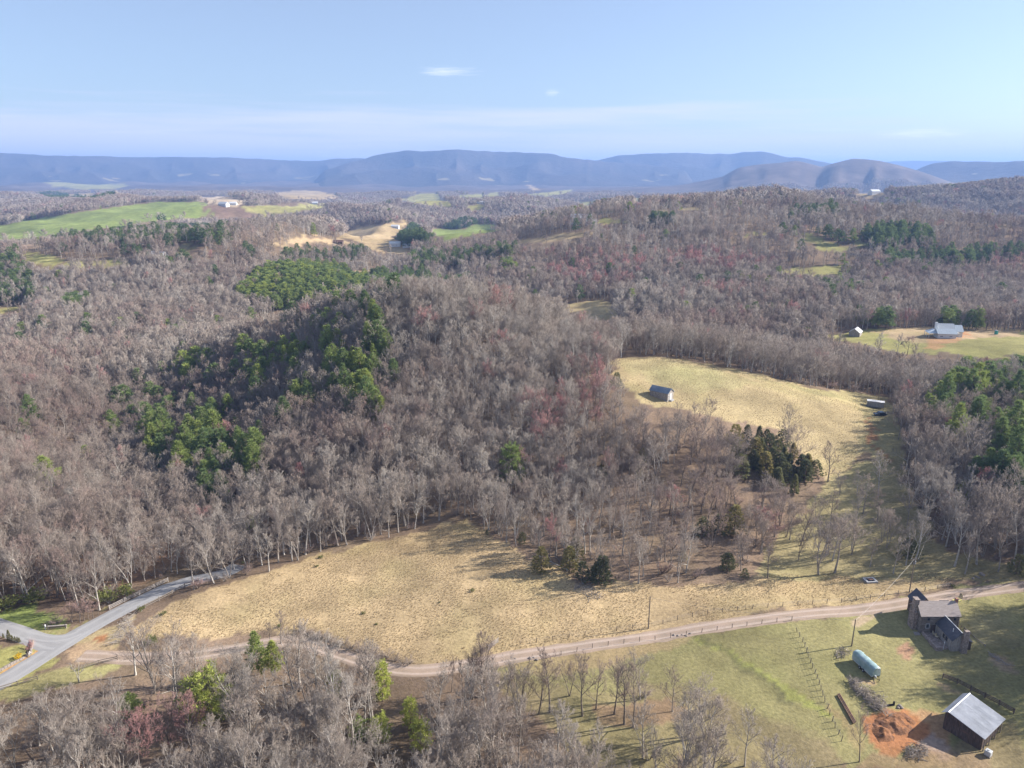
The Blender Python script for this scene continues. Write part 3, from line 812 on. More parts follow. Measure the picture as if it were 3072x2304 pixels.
# ---- tree materials: 'tint' picks the shade of the single tree
def mat_tint(name, stops, rough=.9, var=.25, nscale=.8, transl=0.0):
    m = new_mat(name); t = NT(m)
    a = t.node('ShaderNodeAttribute', attribute_name='tint', attribute_type='INSTANCER').outputs['Fac']
    r = t.node('ShaderNodeValToRGB'); e = r.color_ramp.elements
    while len(e) < len(stops): e.new(.5)
    for k, (p, c) in enumerate(stops): e[k].position = p; e[k].color = (*c, 1)
    t.link(a, r.inputs[0])
    n = t.noise(nscale, 2, t.obj())
    f = t.mr(n, .3, .7, 1 - var, 1 + var)
    g = t.node('ShaderNodeCombineColor')
    for i in range(3): t.link(f, g.inputs[i])
    c = t.mul(r.outputs[0], g.outputs[0])
    d = t.node('ShaderNodeBsdfDiffuse'); t.link(c, d.inputs[0])
    o = t.node('ShaderNodeOutputMaterial')
    if transl:
        tr = t.node('ShaderNodeBsdfTranslucent'); t.link(c, tr.inputs[0])
        mx = t.node('ShaderNodeMixShader'); mx.inputs[0].default_value = transl
        t.link(d.outputs[0], mx.inputs[1]); t.link(tr.outputs[0], mx.inputs[2]); t.link(mx.outputs[0], o.inputs[0])
    else: t.link(d.outputs[0], o.inputs[0])
    return m
BARK = [(0, (.48, .45, .40)), (.35, (.37, .335, .295)), (.6, (.23, .195, .165)), (.8, (.165, .135, .115)), (1, (.25, .2, .18))]
TWIG = [(0, (.365, .325, .28)), (.3, (.295, .25, .21)), (.55, (.255, .206, .172)), (.75, (.278, .204, .173)), (.86, (.32, .19, .172)), (1, (.38, .19, .175))]
NEED = [(0, (.125, .175, .085)), (.35, (.185, .245, .10)), (.6, (.26, .315, .105)), (.85, (.37, .41, .11)), (1, (.47, .50, .13))]
CEDR = [(0, (.17, .18, .10)), (.5, (.25, .245, .115)), (.8, (.36, .31, .13)), (1, (.42, .29, .14))]
LEAF = [(0, (.17, .19, .07)), (.5, (.24, .25, .08)), (.8, (.30, .32, .09)), (1, (.75, .52, .03))]
M_BARK = mat_tint('bark', BARK, var=.3, nscale=2.0)
M_TWIG = mat_tint('twig', TWIG, var=.15)
M_NEED = mat_tint('needles', NEED, var=.3, transl=.35)
M_CEDR = mat_tint('cedar_needles', CEDR, var=.3, transl=.35)
M_LEAF = mat_tint('young_leaves', LEAF, var=.25, transl=.35)
M_PBARK = mat_tint('pine_bark', [(0, (.16, .12, .10)), (1, (.2, .15, .12))])

PROTO = {}
def proto(key, tc, cm, bm_=None):
    T, C = tc
    PROTO[key] = (T.mesh('trunk', bm_ or M_BARK), C.mesh('crown', cm))
NB = 9
for i in range(NB):
    proto(('bare', i), bare_tree(100 + i, 12, (.37, .44, .33, .46, .40, .36, .46, .42, .5)[i], 0, twigw=.015, crown_low=(.34, .22, .42, .2, .36, .28, .24, .4, .18)[i], multi=(1, 1, 1, 2, 1, 1, 1, 1, 2)[i]), M_TWIG)
for i in range(3):
    proto(('spread', i), bare_tree(150 + i, 11, (.62, .58, .66)[i], 0, twigw=.019, crown_low=.22, multi=(1, 2, 3)[i]), M_TWIG)
proto(('dead', 0), bare_tree(170, 11, .4, 0, twigw=.05, dead=True), M_TWIG)
proto(('dead', 1), bare_tree(171, 9, .5, 0, twigw=.05, dead=True, multi=2), M_TWIG)
for i in range(4):
    proto(('pine', i), pine_tree(200 + i, 12, 0, (.24, .27, .21, .25)[i], (.2, .15, .3, .25)[i]), M_NEED, M_PBARK)
proto(('rpine', 0), pine_tree(220, 10, 0, .33, .12, round_=1.0), M_NEED, M_PBARK)
proto(('rpine', 1), pine_tree(221, 10, 0, .22, .12, round_=1.0), M_NEED, M_PBARK)
for i in range(3):
    proto(('cedar', i), cedar_tree(240 + i, 6, (.30, .36, .22)[i], 0, (.5, .4, .8)[i]), M_CEDR, M_PBARK)
for i in range(3):
    proto(('bush', i), bush(260 + i, 1.6, 1.6, 140), M_TWIG)
for i in range(2):
    proto(('gbush', i), bush(270 + i, 1.8, 1.8, 120, 3), M_LEAF)

def joined(T, C, m1, m2, name):
    """one mesh for a far tree: limbs and crown together"""
    V = np.concatenate(T.v + C.v); F = np.array(list(T.f) + [tuple(x + T.n for x in q) for q in C.f])
    me = np_mesh(name, V, F, [m1, m2])
    mi = np.zeros(len(F), np.int32); mi[len(T.f):] = 1
    me.polygons.foreach_set('material_index', mi)
    return me
def lod_coll(name, items):
    c = bpy.data.collections.new(name)
    for k, (T, C, a, b) in enumerate(items):
        o = bpy.data.objects.new('%s_%02d' % (name, k), joined(T, C, a, b, name)); c.objects.link(o)
    return c
SPR = (.38, .48, .34, .44, .55, .36)
def merged_near(keys, name):
    c = bpy.data.collections.new(name)
    for k, key in enumerate(keys):
        tm, cm = PROTO[key]
        vs = []; fs = []; off = 0; mi = []
        for s, me in enumerate((tm, cm)):
            co = np.empty(len(me.vertices) * 3, np.float32); me.vertices.foreach_get('co', co)
            lv = np.empty(len(me.loops), np.int32); me.loops.foreach_get('vertex_index', lv)
            vs.append(co.reshape(-1, 3)); fs.append(lv.reshape(-1, 3) + off); off += len(me.vertices); mi.append(np.full(len(lv) // 3, s, np.int32))
        me = np_mesh(name, np.concatenate(vs), np.concatenate(fs), [tm.materials[0], cm.materials[0]])
        me.polygons.foreach_set('material_index', np.concatenate(mi))
        c.objects.link(bpy.data.objects.new('%s_%02d' % (name, k), me))
    return c
C_BARE0 = merged_near([('bare', i) for i in range(NB)] + [('spread', i) for i in range(3)], 'wood_tree')
C_BARE1 = lod_coll('mid_tree', [(*bare_tree(300 + i, 12, SPR[i], 1, twigw=.05, crown_low=.35), M_BARK, M_TWIG) for i in range(6)])
C_BARE2 = lod_coll('far_tree', [(*bare_tree(320 + i, 12, SPR[i] * 1.1, 2, twigw=.19, crown_low=.35), M_BARK, M_TWIG) for i in range(5)])
C_PINE1 = lod_coll('mid_pine', [(*pine_tree(340 + i, 12, 1, (.24, .28, .22)[i], .2), M_PBARK, M_NEED) for i in range(3)])
C_PINE2 = lod_coll('far_pine', [(*pine_tree(350 + i, 12, 2, (.26, .3, .24)[i], .15), M_PBARK, M_NEED) for i in range(3)])
C_CED1 = lod_coll('far_cedar', [(*cedar_tree(360 + i, 6, .3, 2), M_PBARK, M_CEDR) for i in range(2)])

def scatter(name, label, cat, coll, P, rot, scl, tint):
    """one stuff object: instances of a tree on the points of a mesh"""
    n = len(P)
    if n == 0: return None
    me = bpy.data.meshes.new(name)
    me.vertices.add(n); me.vertices.foreach_set('co', np.asarray(P, np.float32).ravel())
    idx = rng.integers(0, len(coll.objects), n).astype(np.int32)
    a = me.attributes.new('idx', 'INT', 'POINT'); a.data.foreach_set('value', idx)
    a = me.attributes.new('rot', 'FLOAT_VECTOR', 'POINT'); a.data.foreach_set('vector', np.asarray(rot, np.float32).ravel())
    a = me.attributes.new('scl', 'FLOAT_VECTOR', 'POINT'); a.data.foreach_set('vector', np.asarray(scl, np.float32).ravel())
    a = me.attributes.new('tint', 'FLOAT', 'POINT'); a.data.foreach_set('value', np.asarray(tint, np.float32))
    o = link(bpy.data.objects.new(name, me)); o['kind'] = 'stuff'; o['label'] = label; o['category'] = cat
    g = bpy.data.node_groups.new(name, 'GeometryNodeTree')
    g.interface.new_socket('Geometry', in_out='INPUT', socket_type='NodeSocketGeometry')
    g.interface.new_socket('Geometry', in_out='OUTPUT', socket_type='NodeSocketGeometry')
    gi = g.nodes.new('NodeGroupInput'); go = g.nodes.new('NodeGroupOutput')
    ci = g.nodes.new('GeometryNodeCollectionInfo'); ci.inputs['Collection'].default_value = coll
    ci.inputs['Separate Children'].default_value = True; ci.inputs['Reset Children'].default_value = True
    ip = g.nodes.new('GeometryNodeInstanceOnPoints'); ip.inputs['Pick Instance'].default_value = True
    def na(nm, ty):
        x = g.nodes.new('GeometryNodeInputNamedAttribute'); x.data_type = ty; x.inputs[0].default_value = nm
        return x.outputs[0]
    e2r = g.nodes.new('FunctionNodeEulerToRotation')
    g.links.new(na('rot', 'FLOAT_VECTOR'), e2r.inputs[0])
    g.links.new(gi.outputs[0], ip.inputs['Points']); g.links.new(ci.outputs[0], ip.inputs['Instance'])
    g.links.new(na('idx', 'INT'), ip.inputs['Instance Index']); g.links.new(e2r.outputs[0], ip.inputs['Rotation'])
    g.links.new(na('scl', 'FLOAT_VECTOR'), ip.inputs['Scale']); g.links.new(ip.outputs[0], go.inputs[0])
    md = o.modifiers.new('scatter', 'NODES'); md.node_group = g
    return o

def plant(key, name, label, cat, group, loc, h, rotz, tint, wide=1.0, base_h=None):
    """one tree as a thing of its own: an Empty at its foot with trunk and crown"""
    tm, cm = PROTO[key]
    bh = base_h or {'bare': 12, 'spread': 11, 'dead': 10, 'pine': 12, 'rpine': 10, 'cedar': 6, 'bush': 1.6, 'gbush': 1.8}[key[0]]
    s = h / bh
    e = link(bpy.data.objects.new(name, None))
    e.empty_display_size = .5
    e.location = loc; e.rotation_euler = (0, 0, rotz); e.scale = (s * wide, s * wide, s)
    e['label'] = label; e['category'] = cat
    if group: e['group'] = group
    for nm, me in (('trunk', tm), ('crown', cm)):
        o = link(bpy.data.objects.new(nm, me), e); o['tint'] = float(tint)
    return e

# ------------------------------------------------------------------ forest
def in_any(u, v, polys):
    r = np.zeros(np.shape(u), bool)
    for p in polys: r |= inpoly(u, v, p)
    return r
CLEAR = [(cJ([(-50, 1160), (300, 940), (700, 720), (1100, 470), (1600, 210), (1900, 100), (2200, 50), (2330, 110), (2000, 220), (1600, 460), (1300, 640), (900, 900), (600, 1030), (250, 1150), (-50, 1300)]), 175, .96),
         (cJ([(-50, 500), (300, 560), (700, 700), (700, 900), (300, 900), (-50, 1150)]), 150, 1.0), (cJ([(500, 880), (900, 760), (1350, 820), (1700, 880), (1700, 960), (1100, 990), (500, 1020)]), 150, .6),
         (c0([(590, 1362), (700, 1370), (800, 1405), (900, 1435), (1060, 1415), (1060, 1450), (900, 1475), (800, 1460), (700, 1425), (590, 1402)]), 150, .6)]
PINES = [  # (image outline of the stand's crowns, share of pines, tint range)
    (c1([(220, 360), (300, 352), (420, 365), (600, 380), (690, 350), (700, 375), (560, 400), (300, 395)]), .95, (0, .3)),
    (c1([(1430, 970), (1540, 830), (1700, 790), (1900, 775), (2020, 775), (2130, 830), (2230, 850), (2230, 950), (2000, 1010), (1750, 1040), (1480, 990)]), .97, (.4, .85)),
    (c1([(200, 620), (500, 580), (700, 540), (1000, 550), (1450, 560), (1400, 640), (1000, 650), (600, 640), (300, 650)]), .45, (0, .45)),
    (c1([(-20, 730), (100, 720), (150, 790), (220, 900), (200, 980), (-20, 980)]), .55, (.1, .5)),
    (c1([(350, 1000), (520, 970), (540, 1010), (400, 1070)]), .8, (.2, .6)),
    (c1([(740, 690), (900, 680), (1000, 720), (900, 750), (760, 720)]), .4, (0, .3)),
    (c1([(960, 770), (1080, 740), (1240, 720), (1200, 760), (1000, 790)]), .5, (0, .4)),
    (c1([(1450, 680), (1600, 700), (2000, 680), (2230, 670), (2230, 740), (1700, 740), (1480, 720)]), .45, (.1, .4)),
    (c2([(380, 600), (430, 560), (500, 550), (540, 600), (630, 620), (520, 665), (420, 660)]), .9, (0, .3)),
    (c2([(640, 560), (800, 510), (970, 540), (960, 560), (780, 580), (650, 580)]), .7, (0, .35)),
    (c2([(420, 750), (560, 700), (760, 700), (1000, 680), (1140, 670), (1100, 700), (900, 740), (740, 770), (500, 790)]), .6, (.1, .55)),
    (c2([(-10, 800), (100, 850), (300, 830), (600, 830), (640, 880), (560, 910), (300, 950), (100, 960), (-10, 920)]), .75, (.15, .6)),
    (c2([(640, 880), (800, 840), (860, 870), (760, 910), (660, 915)]), .75, (.05, .5)),
    (c2([(980, 800), (1050, 760), (1120, 800), (1050, 870)]), .52, (.3, .7)),
    (c2([(-10, 1000), (130, 980), (250, 960), (380, 1010), (390, 1110), (250, 1190), (100, 1200), (-10, 1200)]), .15, (.25, .6)),
    (c2([(1920, 495), (2050, 485), (2060, 520), (1930, 525)]), .95, (0, .2)), (c2([(640, 320), (900, 300), (1050, 320), (800, 345)]), .6, (0, .2)),
    (c3([(1150, 620), (1240, 575), (1400, 555), (1600, 580), (1680, 640), (1640, 670), (1500, 660), (1330, 690), (1200, 650)]), .97, (.1, .45)),
    (c3([(920, 590), (960, 580), (1140, 620), (1140, 700), (1090, 720), (1050, 680), (920, 625)]), .9, (.1, .4)),
    (c3([(1310, 760), (1450, 730), (1700, 720), (2230, 680), (2230, 740), (1850, 780), (1600, 790), (1400, 800)]), .85, (.05, .35)),
    (c3([(730, 470), (1000, 430), (1100, 470), (900, 500), (760, 500)]), .45, (0, .3)), (c3([(600, 560), (800, 540), (900, 580), (640, 600)]), .35, (.1, .5)),
    (c3([(1640, 1160), (1740, 1100), (1830, 1150), (1930, 1110), (1950, 1190), (1840, 1210), (1640, 1200)]), .8, (.2, .6)),
    (c3([(1100, 1150), (1200, 1090), (1330, 1090), (1420, 1170), (1380, 1220), (1250, 1200), (1110, 1200)]), .55, (.1, .4)),
    (c3([(960, 930), (1150, 930), (1170, 1010), (980, 1000)]), .35, (.1, .5)),
    (c4([(640, 640), (740, 620), (740, 720), (650, 720)]), .7, (.1, .5)), (c4([(810, 620), (940, 620), (950, 700), (820, 700)]), .7, (.2, .6)),
    (c4([(780, 780), (870, 700), (990, 900), (960, 960), (800, 940)]), .45, (.3, .7)),
    (c4([(1050, 1050), (1130, 860), (1250, 850), (1420, 870), (1480, 940), (1540, 1050), (1480, 1120), (1350, 1130), (1160, 1220), (1060, 1150)]), .52, (.3, .7)),
    (c4([(1180, 1250), (1290, 1200), (1370, 1270), (1300, 1320)]), .7, (.1, .4)), (c4([(640, 790), (700, 790), (700, 880), (650, 880)]), .8, (.4, .6)),
    (c4([(1400, 330), (1560, 330), (1757, 330), (1757, 560), (1560, 560), (1400, 450)]), .25, (.3, .7)), (c4([(1030, 480), (1200, 380), (1250, 520), (1060, 560)]), .4, (.45, .9)),
    (c0([(500, 790), (640, 700), (760, 660), (840, 700), (860, 800), (840, 900), (700, 880), (560, 860)]), .24, (.35, .8)),
    (c0([(230, 850), (420, 760), (560, 800), (640, 900), (560, 1000), (400, 1000), (260, 960)]), .1, (.25, .7)),
    (c0([(2010, 860), (2080, 800), (2130, 760), (2230, 740), (2230, 1010), (2150, 1000), (2060, 930), (2000, 890)]), .36, (.15, .7)),
    (c0([(2090, 1020), (2230, 960), (2230, 1020), (2180, 1060)]), .7, (.1, .5)), (c0([(1820, 690), (1870, 670), (1920, 690), (1860, 715)]), .52, (.3, .7)),
]
REDS = [c2([(1280, 720), (1700, 700), (1900, 760), (1800, 900), (1600, 920), (1300, 880)]), c3([(-10, 720), (420, 720), (700, 800), (400, 860), (100, 830), (-10, 800)]), c3([(200, 930), (500, 960), (450, 1030), (220, 990)]),
        c2([(930, 970), (1060, 980), (1060, 1060), (940, 1030)]), crop(800, 850, .5123, [(1700, 460), (1960, 430), (1960, 660), (1800, 660)]), crop(1700, 1000, .4521, [(-20, 180), (250, 150), (300, 350), (150, 400), (-20, 380)]),
        c3([(1420, 1100), (1560, 1090), (1560, 1180), (1430, 1170)]), c3([(2000, 720), (2212, 770), (2212, 860), (2000, 800)]), c0([(1150, 860), (1300, 820), (1300, 900), (1180, 950)]), c0([(240, 1500), (420, 1500), (420, 1659), (240, 1659)])]
ROADPTS = np.concatenate([P[:-14:3] for P, w in ROADS])
KEEP_OUT = []   # (x, y, radius) of yards and buildings
for u, v, r in [(1980, 1180, 9), (2630, 1215, 9), (2640, 1243, 7), (2830, 1005, 16), (2565, 1000, 9), (2990, 1003, 6), (2610, 1740, 5), (878, 944, 14)]:
    p = gp(u, v); KEEP_OUT.append((p.x, p.y, r))
KEEP_OUT += [(91, 134, 13), (71, 124, 8), (81, 108, 12), (60, 118, 8)]

# horizon profile for culling what no camera near ours could see
def visible(P, hgt):
    az = np.arctan2(P[:, 0], P[:, 1]); r = np.hypot(P[:, 0], P[:, 1])
    rs = np.exp(np.linspace(math.log(60), math.log(9000), 260))
    azs = np.radians(np.linspace(-44, 44, 177))
    E = (H(rs[:, None] * np.sin(azs)[None], rs[:, None] * np.cos(azs)[None]) - CAMH) / rs[:, None]
    Emax = np.maximum.accumulate(E, 0)
    i = np.clip(np.round((az - azs[0]) / (azs[1] - azs[0])).astype(int), 0, len(azs) - 1)
    j = np.clip(np.searchsorted(rs, r * .985) - 1, 0, len(rs) - 1)
    e = (P[:, 2] + hgt - CAMH) / r
    return e > Emax[j, i] - 6.0 / r

def jgrid(y0, y1, s):
    x1 = y1 * .86 + 40
    X, Y = np.meshgrid(np.arange(-x1, x1, s), np.arange(y0, y1, s))
    X = X + rng.uniform(-.45, .45, X.shape) * s; Y = Y + rng.uniform(-.45, .45, Y.shape) * s
    X, Y = X.ravel(), Y.ravel()
    k = (np.abs(X) < Y * .80 + 25)
    return X[k], Y[k]

def candidates(y0, y1, s, hh):
    X, Y = jgrid(y0, y1, s)
    Z = H(X, Y)
    n = len(X)
    h = hh * (.58 + .66 * rng.beta(2.4, 1.8, n)) * (1 + .2 * vnoise(X / 45, Y / 45, 17))
    h = h * (1 + .16 * (1 - sstep(Y, 130, 160)))
    P = np.stack([X, Y, Z], 1)
    keep = np.ones(n, bool)
    u1, v1 = project(X, Y, Z + h * .96); u2, v2 = project(X, Y, Z + h * .55)
    for f in FIELDS:
        if not f.clear: continue
        soft0 = rng.random(n) < (f.soft or 0)
        keep &= ~(inpoly(X, Y, f.w) & ~soft0)
        k2 = Y < f.ymax
        cov = (inpoly(u1, v1, f.img) | inpoly(u2, v2, f.img) | inpoly(*project(X, Y, Z + h * .2), f.img)) & k2
        soft = soft0 | (rng.random(n) < (.03 if f.ymed < 400 else .04))
        keep &= ~(cov & ~soft)
    for poly, ym, pr in CLEAR:
        cov = np.zeros(n, bool)
        for hh_ in (.97, .75, .5, .25): cov |= inpoly(*project(X, Y, Z + h * hh_), poly)
        keep &= ~(cov & (Y < ym) & (rng.random(n) < pr))
    keep &= ~((X > 42) & (Y < 118) & (Y > 80) & (X < 112))
    for x, y, r in KEEP_OUT: keep &= np.hypot(X - x, Y - y) > r
    if y0 < 500:
        near = Y < 420
        idx = np.where(near)[0]
        for i in range(0, len(idx), 4000):
            s_ = idx[i:i + 4000]
            d = np.sqrt(((P[s_, None, :2] - ROADPTS[None]) ** 2).sum(2)).min(1)
            keep[s_] &= d > 4.6
    P, h = P[keep], h[keep]
    vis = visible(P, h)
    P, h = P[vis], h[vis]
    u, v = project(P[:, 0], P[:, 1], P[:, 2] + h * .62)
    pine = np.zeros(len(P), bool); tint = np.zeros(len(P))
    rnd = rng.random(len(P))
    for poly, share, (a, b) in PINES:
        m = inpoly(u, v, poly) & (rnd < share)
        pine |= m
        tint[m] = a + (b - a) * rng.random(m.sum())
    stray = (~pine) & (rng.random(len(P)) < np.where(vnoise(P[:, 0] / 110, P[:, 1] / 110, 23) > .35, .035, .006) * sstep(P[:, 1], 230, 420))
    pine |= stray; tint[stray] = .1 + .6 * rng.random(stray.sum())
    b = ~pine
    bt = np.clip(.38 + .2 * vnoise(P[:, 0] / 60, P[:, 1] / 60, 29) + .16 * rng.standard_normal(len(P)), 0, .72)
    red = in_any(u, v, REDS) & (rng.random(len(P)) < .4)
    bt[red] = rng.uniform(.78, 1.0, red.sum())
    stray_red = rng.random(len(P)) < .012
    bt[stray_red] = rng.uniform(.84, 1.0, stray_red.sum())
    bt = np.where((P[:, 1] < 140) & (bt < .75), bt * .7, bt)
    tint[b] = bt[b]
    return P, h, pine, tint

allP = []
PA, hA, pA, tA = candidates(52, 640, 3.8, 12.0)
PX, hX, pX, tX = candidates(52, 132, 4.4, 11.0)
k = PX[:, 0] < 2
PA, hA, pA, tA = np.concatenate([PA, PX[k]]), np.concatenate([hA, hX[k]]), np.concatenate([pA, pX[k]]), np.concatenate([tA, tX[k]])
# thin the parkland strip and the open wood below the knoll
u, v = project(PA[:, 0], PA[:, 1], PA[:, 2])
thin = in_any(u, v, [c0([(1150, 1120), (1500, 1000), (1750, 1000), (1740, 1240), (1300, 1240)])]) & (rng.random(len(PA)) < .36)
thin |= in_any(u, v, [c0([(0, 1500), (1250, 1520), (1900, 1600), (1900, 2000), (0, 2000)])]) & (rng.random(len(PA)) < np.where(PA[:, 0] > 2, .4, .08))
PA, hA, pA, tA = PA[~thin], hA[~thin], pA[~thin], tA[~thin]
SHOW = [(2290, 1380, 90, 60), (2380, 1410, 70, 45), (2420, 1440, 60, 40), (1570, 1690, 50, 40), (1660, 1700, 50, 40), (1740, 1720, 70, 40), (2200, 1560, 35, 55), (2110, 1590, 40, 40), (1848, 1140, 25, 30), (2180, 1690, 40, 35), (631, 2075, 60, 75), (1148, 2030, 38, 60), (1232, 2150, 34, 55), (1262, 2220, 45, 55), (497, 2135, 50, 60), (418, 2220, 50, 65), (1134, 2260, 90, 60), (405, 1950, 25, 75), (395, 2110, 42, 42), (1085, 2200, 45, 40), (43, 2240, 60, 80), (830, 1990, 40, 60)]
for su, sv, ru, rv in SHOW:
    drop = np.zeros(len(PA), bool)
    for hh_ in (.95, .7, .45):
        uu, vv = project(PA[:, 0], PA[:, 1], PA[:, 2] + hA * hh_)
        drop |= ((uu - su) / ru) ** 2 + ((vv - sv) / rv) ** 2 < 1.1
    drop &= PA[:, 1] < (140 if sv > 1890 else 260)
    drop &= rng.random(len(PA)) < (1.0 if sv > 1890 else .8)
    PA, hA, pA, tA = PA[~drop], hA[~drop], pA[~drop], tA[~drop]
u, v = project(PA[:, 0], PA[:, 1], PA[:, 2] + hA * .7)
shown = (u > -30) & (u < 3102) & (v < 2320) & (PA[:, 1] < 420)
dist = np.hypot(PA[:, 0], PA[:, 1])
NBARE, NPINE = 285, 190
bi = np.where(shown & ~pA)[0]; bi = bi[np.argsort(dist[bi])][:NBARE]
pi_ = np.where(shown & pA)[0]; pi_ = pi_[np.argsort(dist[pi_])][:NPINE]
single = np.zeros(len(PA), bool); single[bi] = True; single[pi_] = True

def stand_of(x, y):
    if y < 135 and x < 20: return 'below the dirt road'
    if y < 140: return 'by the green pasture'
    if x < -40 and y < 235: return 'beside the paved road'
    if x < -40: return 'left of the hill'
    if x > 60: return 'right of the knoll'
    return 'on the hillside'
F0B = densify([tuple(p) for p in FIELDS[0].w], 2.0)
F0B = np.array(F0B)
def beside(i):
    """what stands next to this tree"""
    d = np.hypot(PA[:, 0] - PA[i, 0], PA[:, 1] - PA[i, 1]); d[i] = 1e9
    if np.sqrt(((ROADPTS - PA[i, :2]) ** 2).sum(1)).min() < 9: return ', close to the road'
    if np.sqrt(((F0B - PA[i, :2]) ** 2).sum(1)).min() < 6: return ', on the tan field edge'
    k = np.argsort(d)[:3]; k = k[d[k] < 7]
    if pA[i]:
        m = int(pA[k].sum())
        return ', ringed by other pines' if m == 3 else (', beside another pine' if m else ', among bare trunks')
    if pA[k].any(): return ', beside a green pine'
    if (tA[k] > .8).any(): return ', beside a reddish tree'
    if (tA[k] < .22).any(): return ', beside a pale trunk'
    if d.min() > 4.2: return ', standing apart'
    return ''
hq = np.quantile(hA[single], (.33, .67))
def size(i): return 'short' if hA[i] < hq[0] else ('tall' if hA[i] > hq[1] else 'middling')
for i in bi:
    x, y, z = PA[i]
    t_ = tA[i]
    shade = 'pale grey' if t_ < .25 else ('grey' if t_ < .5 else ('brownish' if t_ < .78 else 'reddish'))
    k = int(rng.integers(0, NB))
    form = 'twin-stemmed' if k in (3, 8) else ('slender' if k in (0, 2, 5, 4) else 'broad')
    lab = '%s %s %s bare tree %s%s' % (size(i), form, shade, stand_of(x, y), beside(i))
    plant(('bare', k), 'bare_tree', lab, 'tree', 'bare trees: ' + lab, (x, y, z - .1), hA[i], rng.uniform(0, 6.28), t_, rng.uniform(.85, 1.15))
for i in pi_:
    x, y, z = PA[i]
    t_ = tA[i]
    shade = 'dark green' if t_ < .25 else ('mid green' if t_ < .42 else ('light green' if t_ < .6 else 'yellowish green'))
    st = 'on the right-hand wooded slope' if x > 60 else ('in the shaded hollow left of the hill' if x < -20 and y < 330 else 'on the wooded hill')
    if st.startswith('in the sh'): st = 'low in the hollow' if y < 270 else 'on the upper hollow side'
    k = int(rng.integers(0, 4))
    lab = '%s %s pine, %s, %s%s' % (size(i), ('narrow', 'wide', 'spindly', 'full')[k], shade, st, beside(i))
    plant(('pine', k), 'pine_tree', lab, 'pine tree', 'pines: ' + lab, (x, y, z - .1), hA[i] * rng.uniform(1.0, 1.35), rng.uniform(0, 6.28), t_, rng.uniform(.8, 1.1))

def pack(P, h, tint, base=12.0, wide=1.0):
    n = len(P)
    rot = np.stack([rng.normal(0, .04, n), rng.normal(0, .04, n), rng.uniform(0, 6.28, n)], 1)
    s = h / base
    w = s * rng.uniform(.88, 1.2, n) * wide
    return rot, np.stack([w, w, s], 1), tint
restb = ~single & ~pA
nearb = restb & (PA[:, 1] < 330)
midb = restb & ~nearb
C_ALL = []
PB, hB, pB, tB = candidates(640, 2000, 6.3, 12.5)
PC, hC, pC, tC = candidates(2000, 4000, 11.0, 14.0)
P_ = PA[nearb]; scatter('bare_wood', 'leafless grey-brown wood covering the hill', 'wood', C_BARE0, P_ - (0, 0, .1), *pack(P_, hA[nearb], tA[nearb]))
P_ = PA[midb]; Pm = PB[~pB]
P2 = np.concatenate([P_, Pm[Pm[:, 1] < 900]]); h2 = np.concatenate([hA[midb], hB[~pB][Pm[:, 1] < 900]]); t2 = np.concatenate([tA[midb], tB[~pB][Pm[:, 1] < 900]])
scatter('bare_woodland', 'leafless woodland on the slopes behind the hill', 'woodland', C_BARE1, P2 - (0, 0, .1), *pack(P2, h2, t2, wide=1.1))
Pf = np.concatenate([Pm[Pm[:, 1] >= 900], PC[~pC]]); hf = np.concatenate([hB[~pB][Pm[:, 1] >= 900], hC[~pC]]); tf = np.concatenate([tB[~pB][Pm[:, 1] >= 900], tC[~pC]])
scatter('distant_woodland', 'far purplish bare woodland rolling to the mountains', 'woodland', C_BARE2, Pf - (0, 0, .1), *pack(Pf, hf, tf, wide=1.35))
k = ~single & pA
P_ = np.concatenate([PA[k], PB[pB][PB[pB][:, 1] < 900]]); h_ = np.concatenate([hA[k], hB[pB][PB[pB][:, 1] < 900]]) * 1.05; t_ = np.concatenate([tA[k], tB[pB][PB[pB][:, 1] < 900]])
scatter('pine_wood', 'green pine stands scattered through the bare woodland', 'pine wood', C_PINE1, P_ - (0, 0, .1), *pack(P_, h_, t_, wide=1.15))
P_ = np.concatenate([PB[pB][PB[pB][:, 1] >= 900], PC[pC]]); h_ = np.concatenate([hB[pB][PB[pB][:, 1] >= 900], hC[pC]]); t_ = np.concatenate([tB[pB][PB[pB][:, 1] >= 900], tC[pC]])
scatter('distant_pine_wood', 'dark green pine plantations far across the valley', 'pine wood', C_PINE2, P_ - (0, 0, .1), *pack(P_, h_, t_, wide=1.4))
print('TREES', len(PA), len(PB), len(PC), 'single', len(bi), len(pi_), 'max single dist', dist[bi].max(), dist[pi_].max() if len(pi_) else 0)
print('TRIS', {k: sum(len(m.polygons) for m in v) for k, v in PROTO.items()})

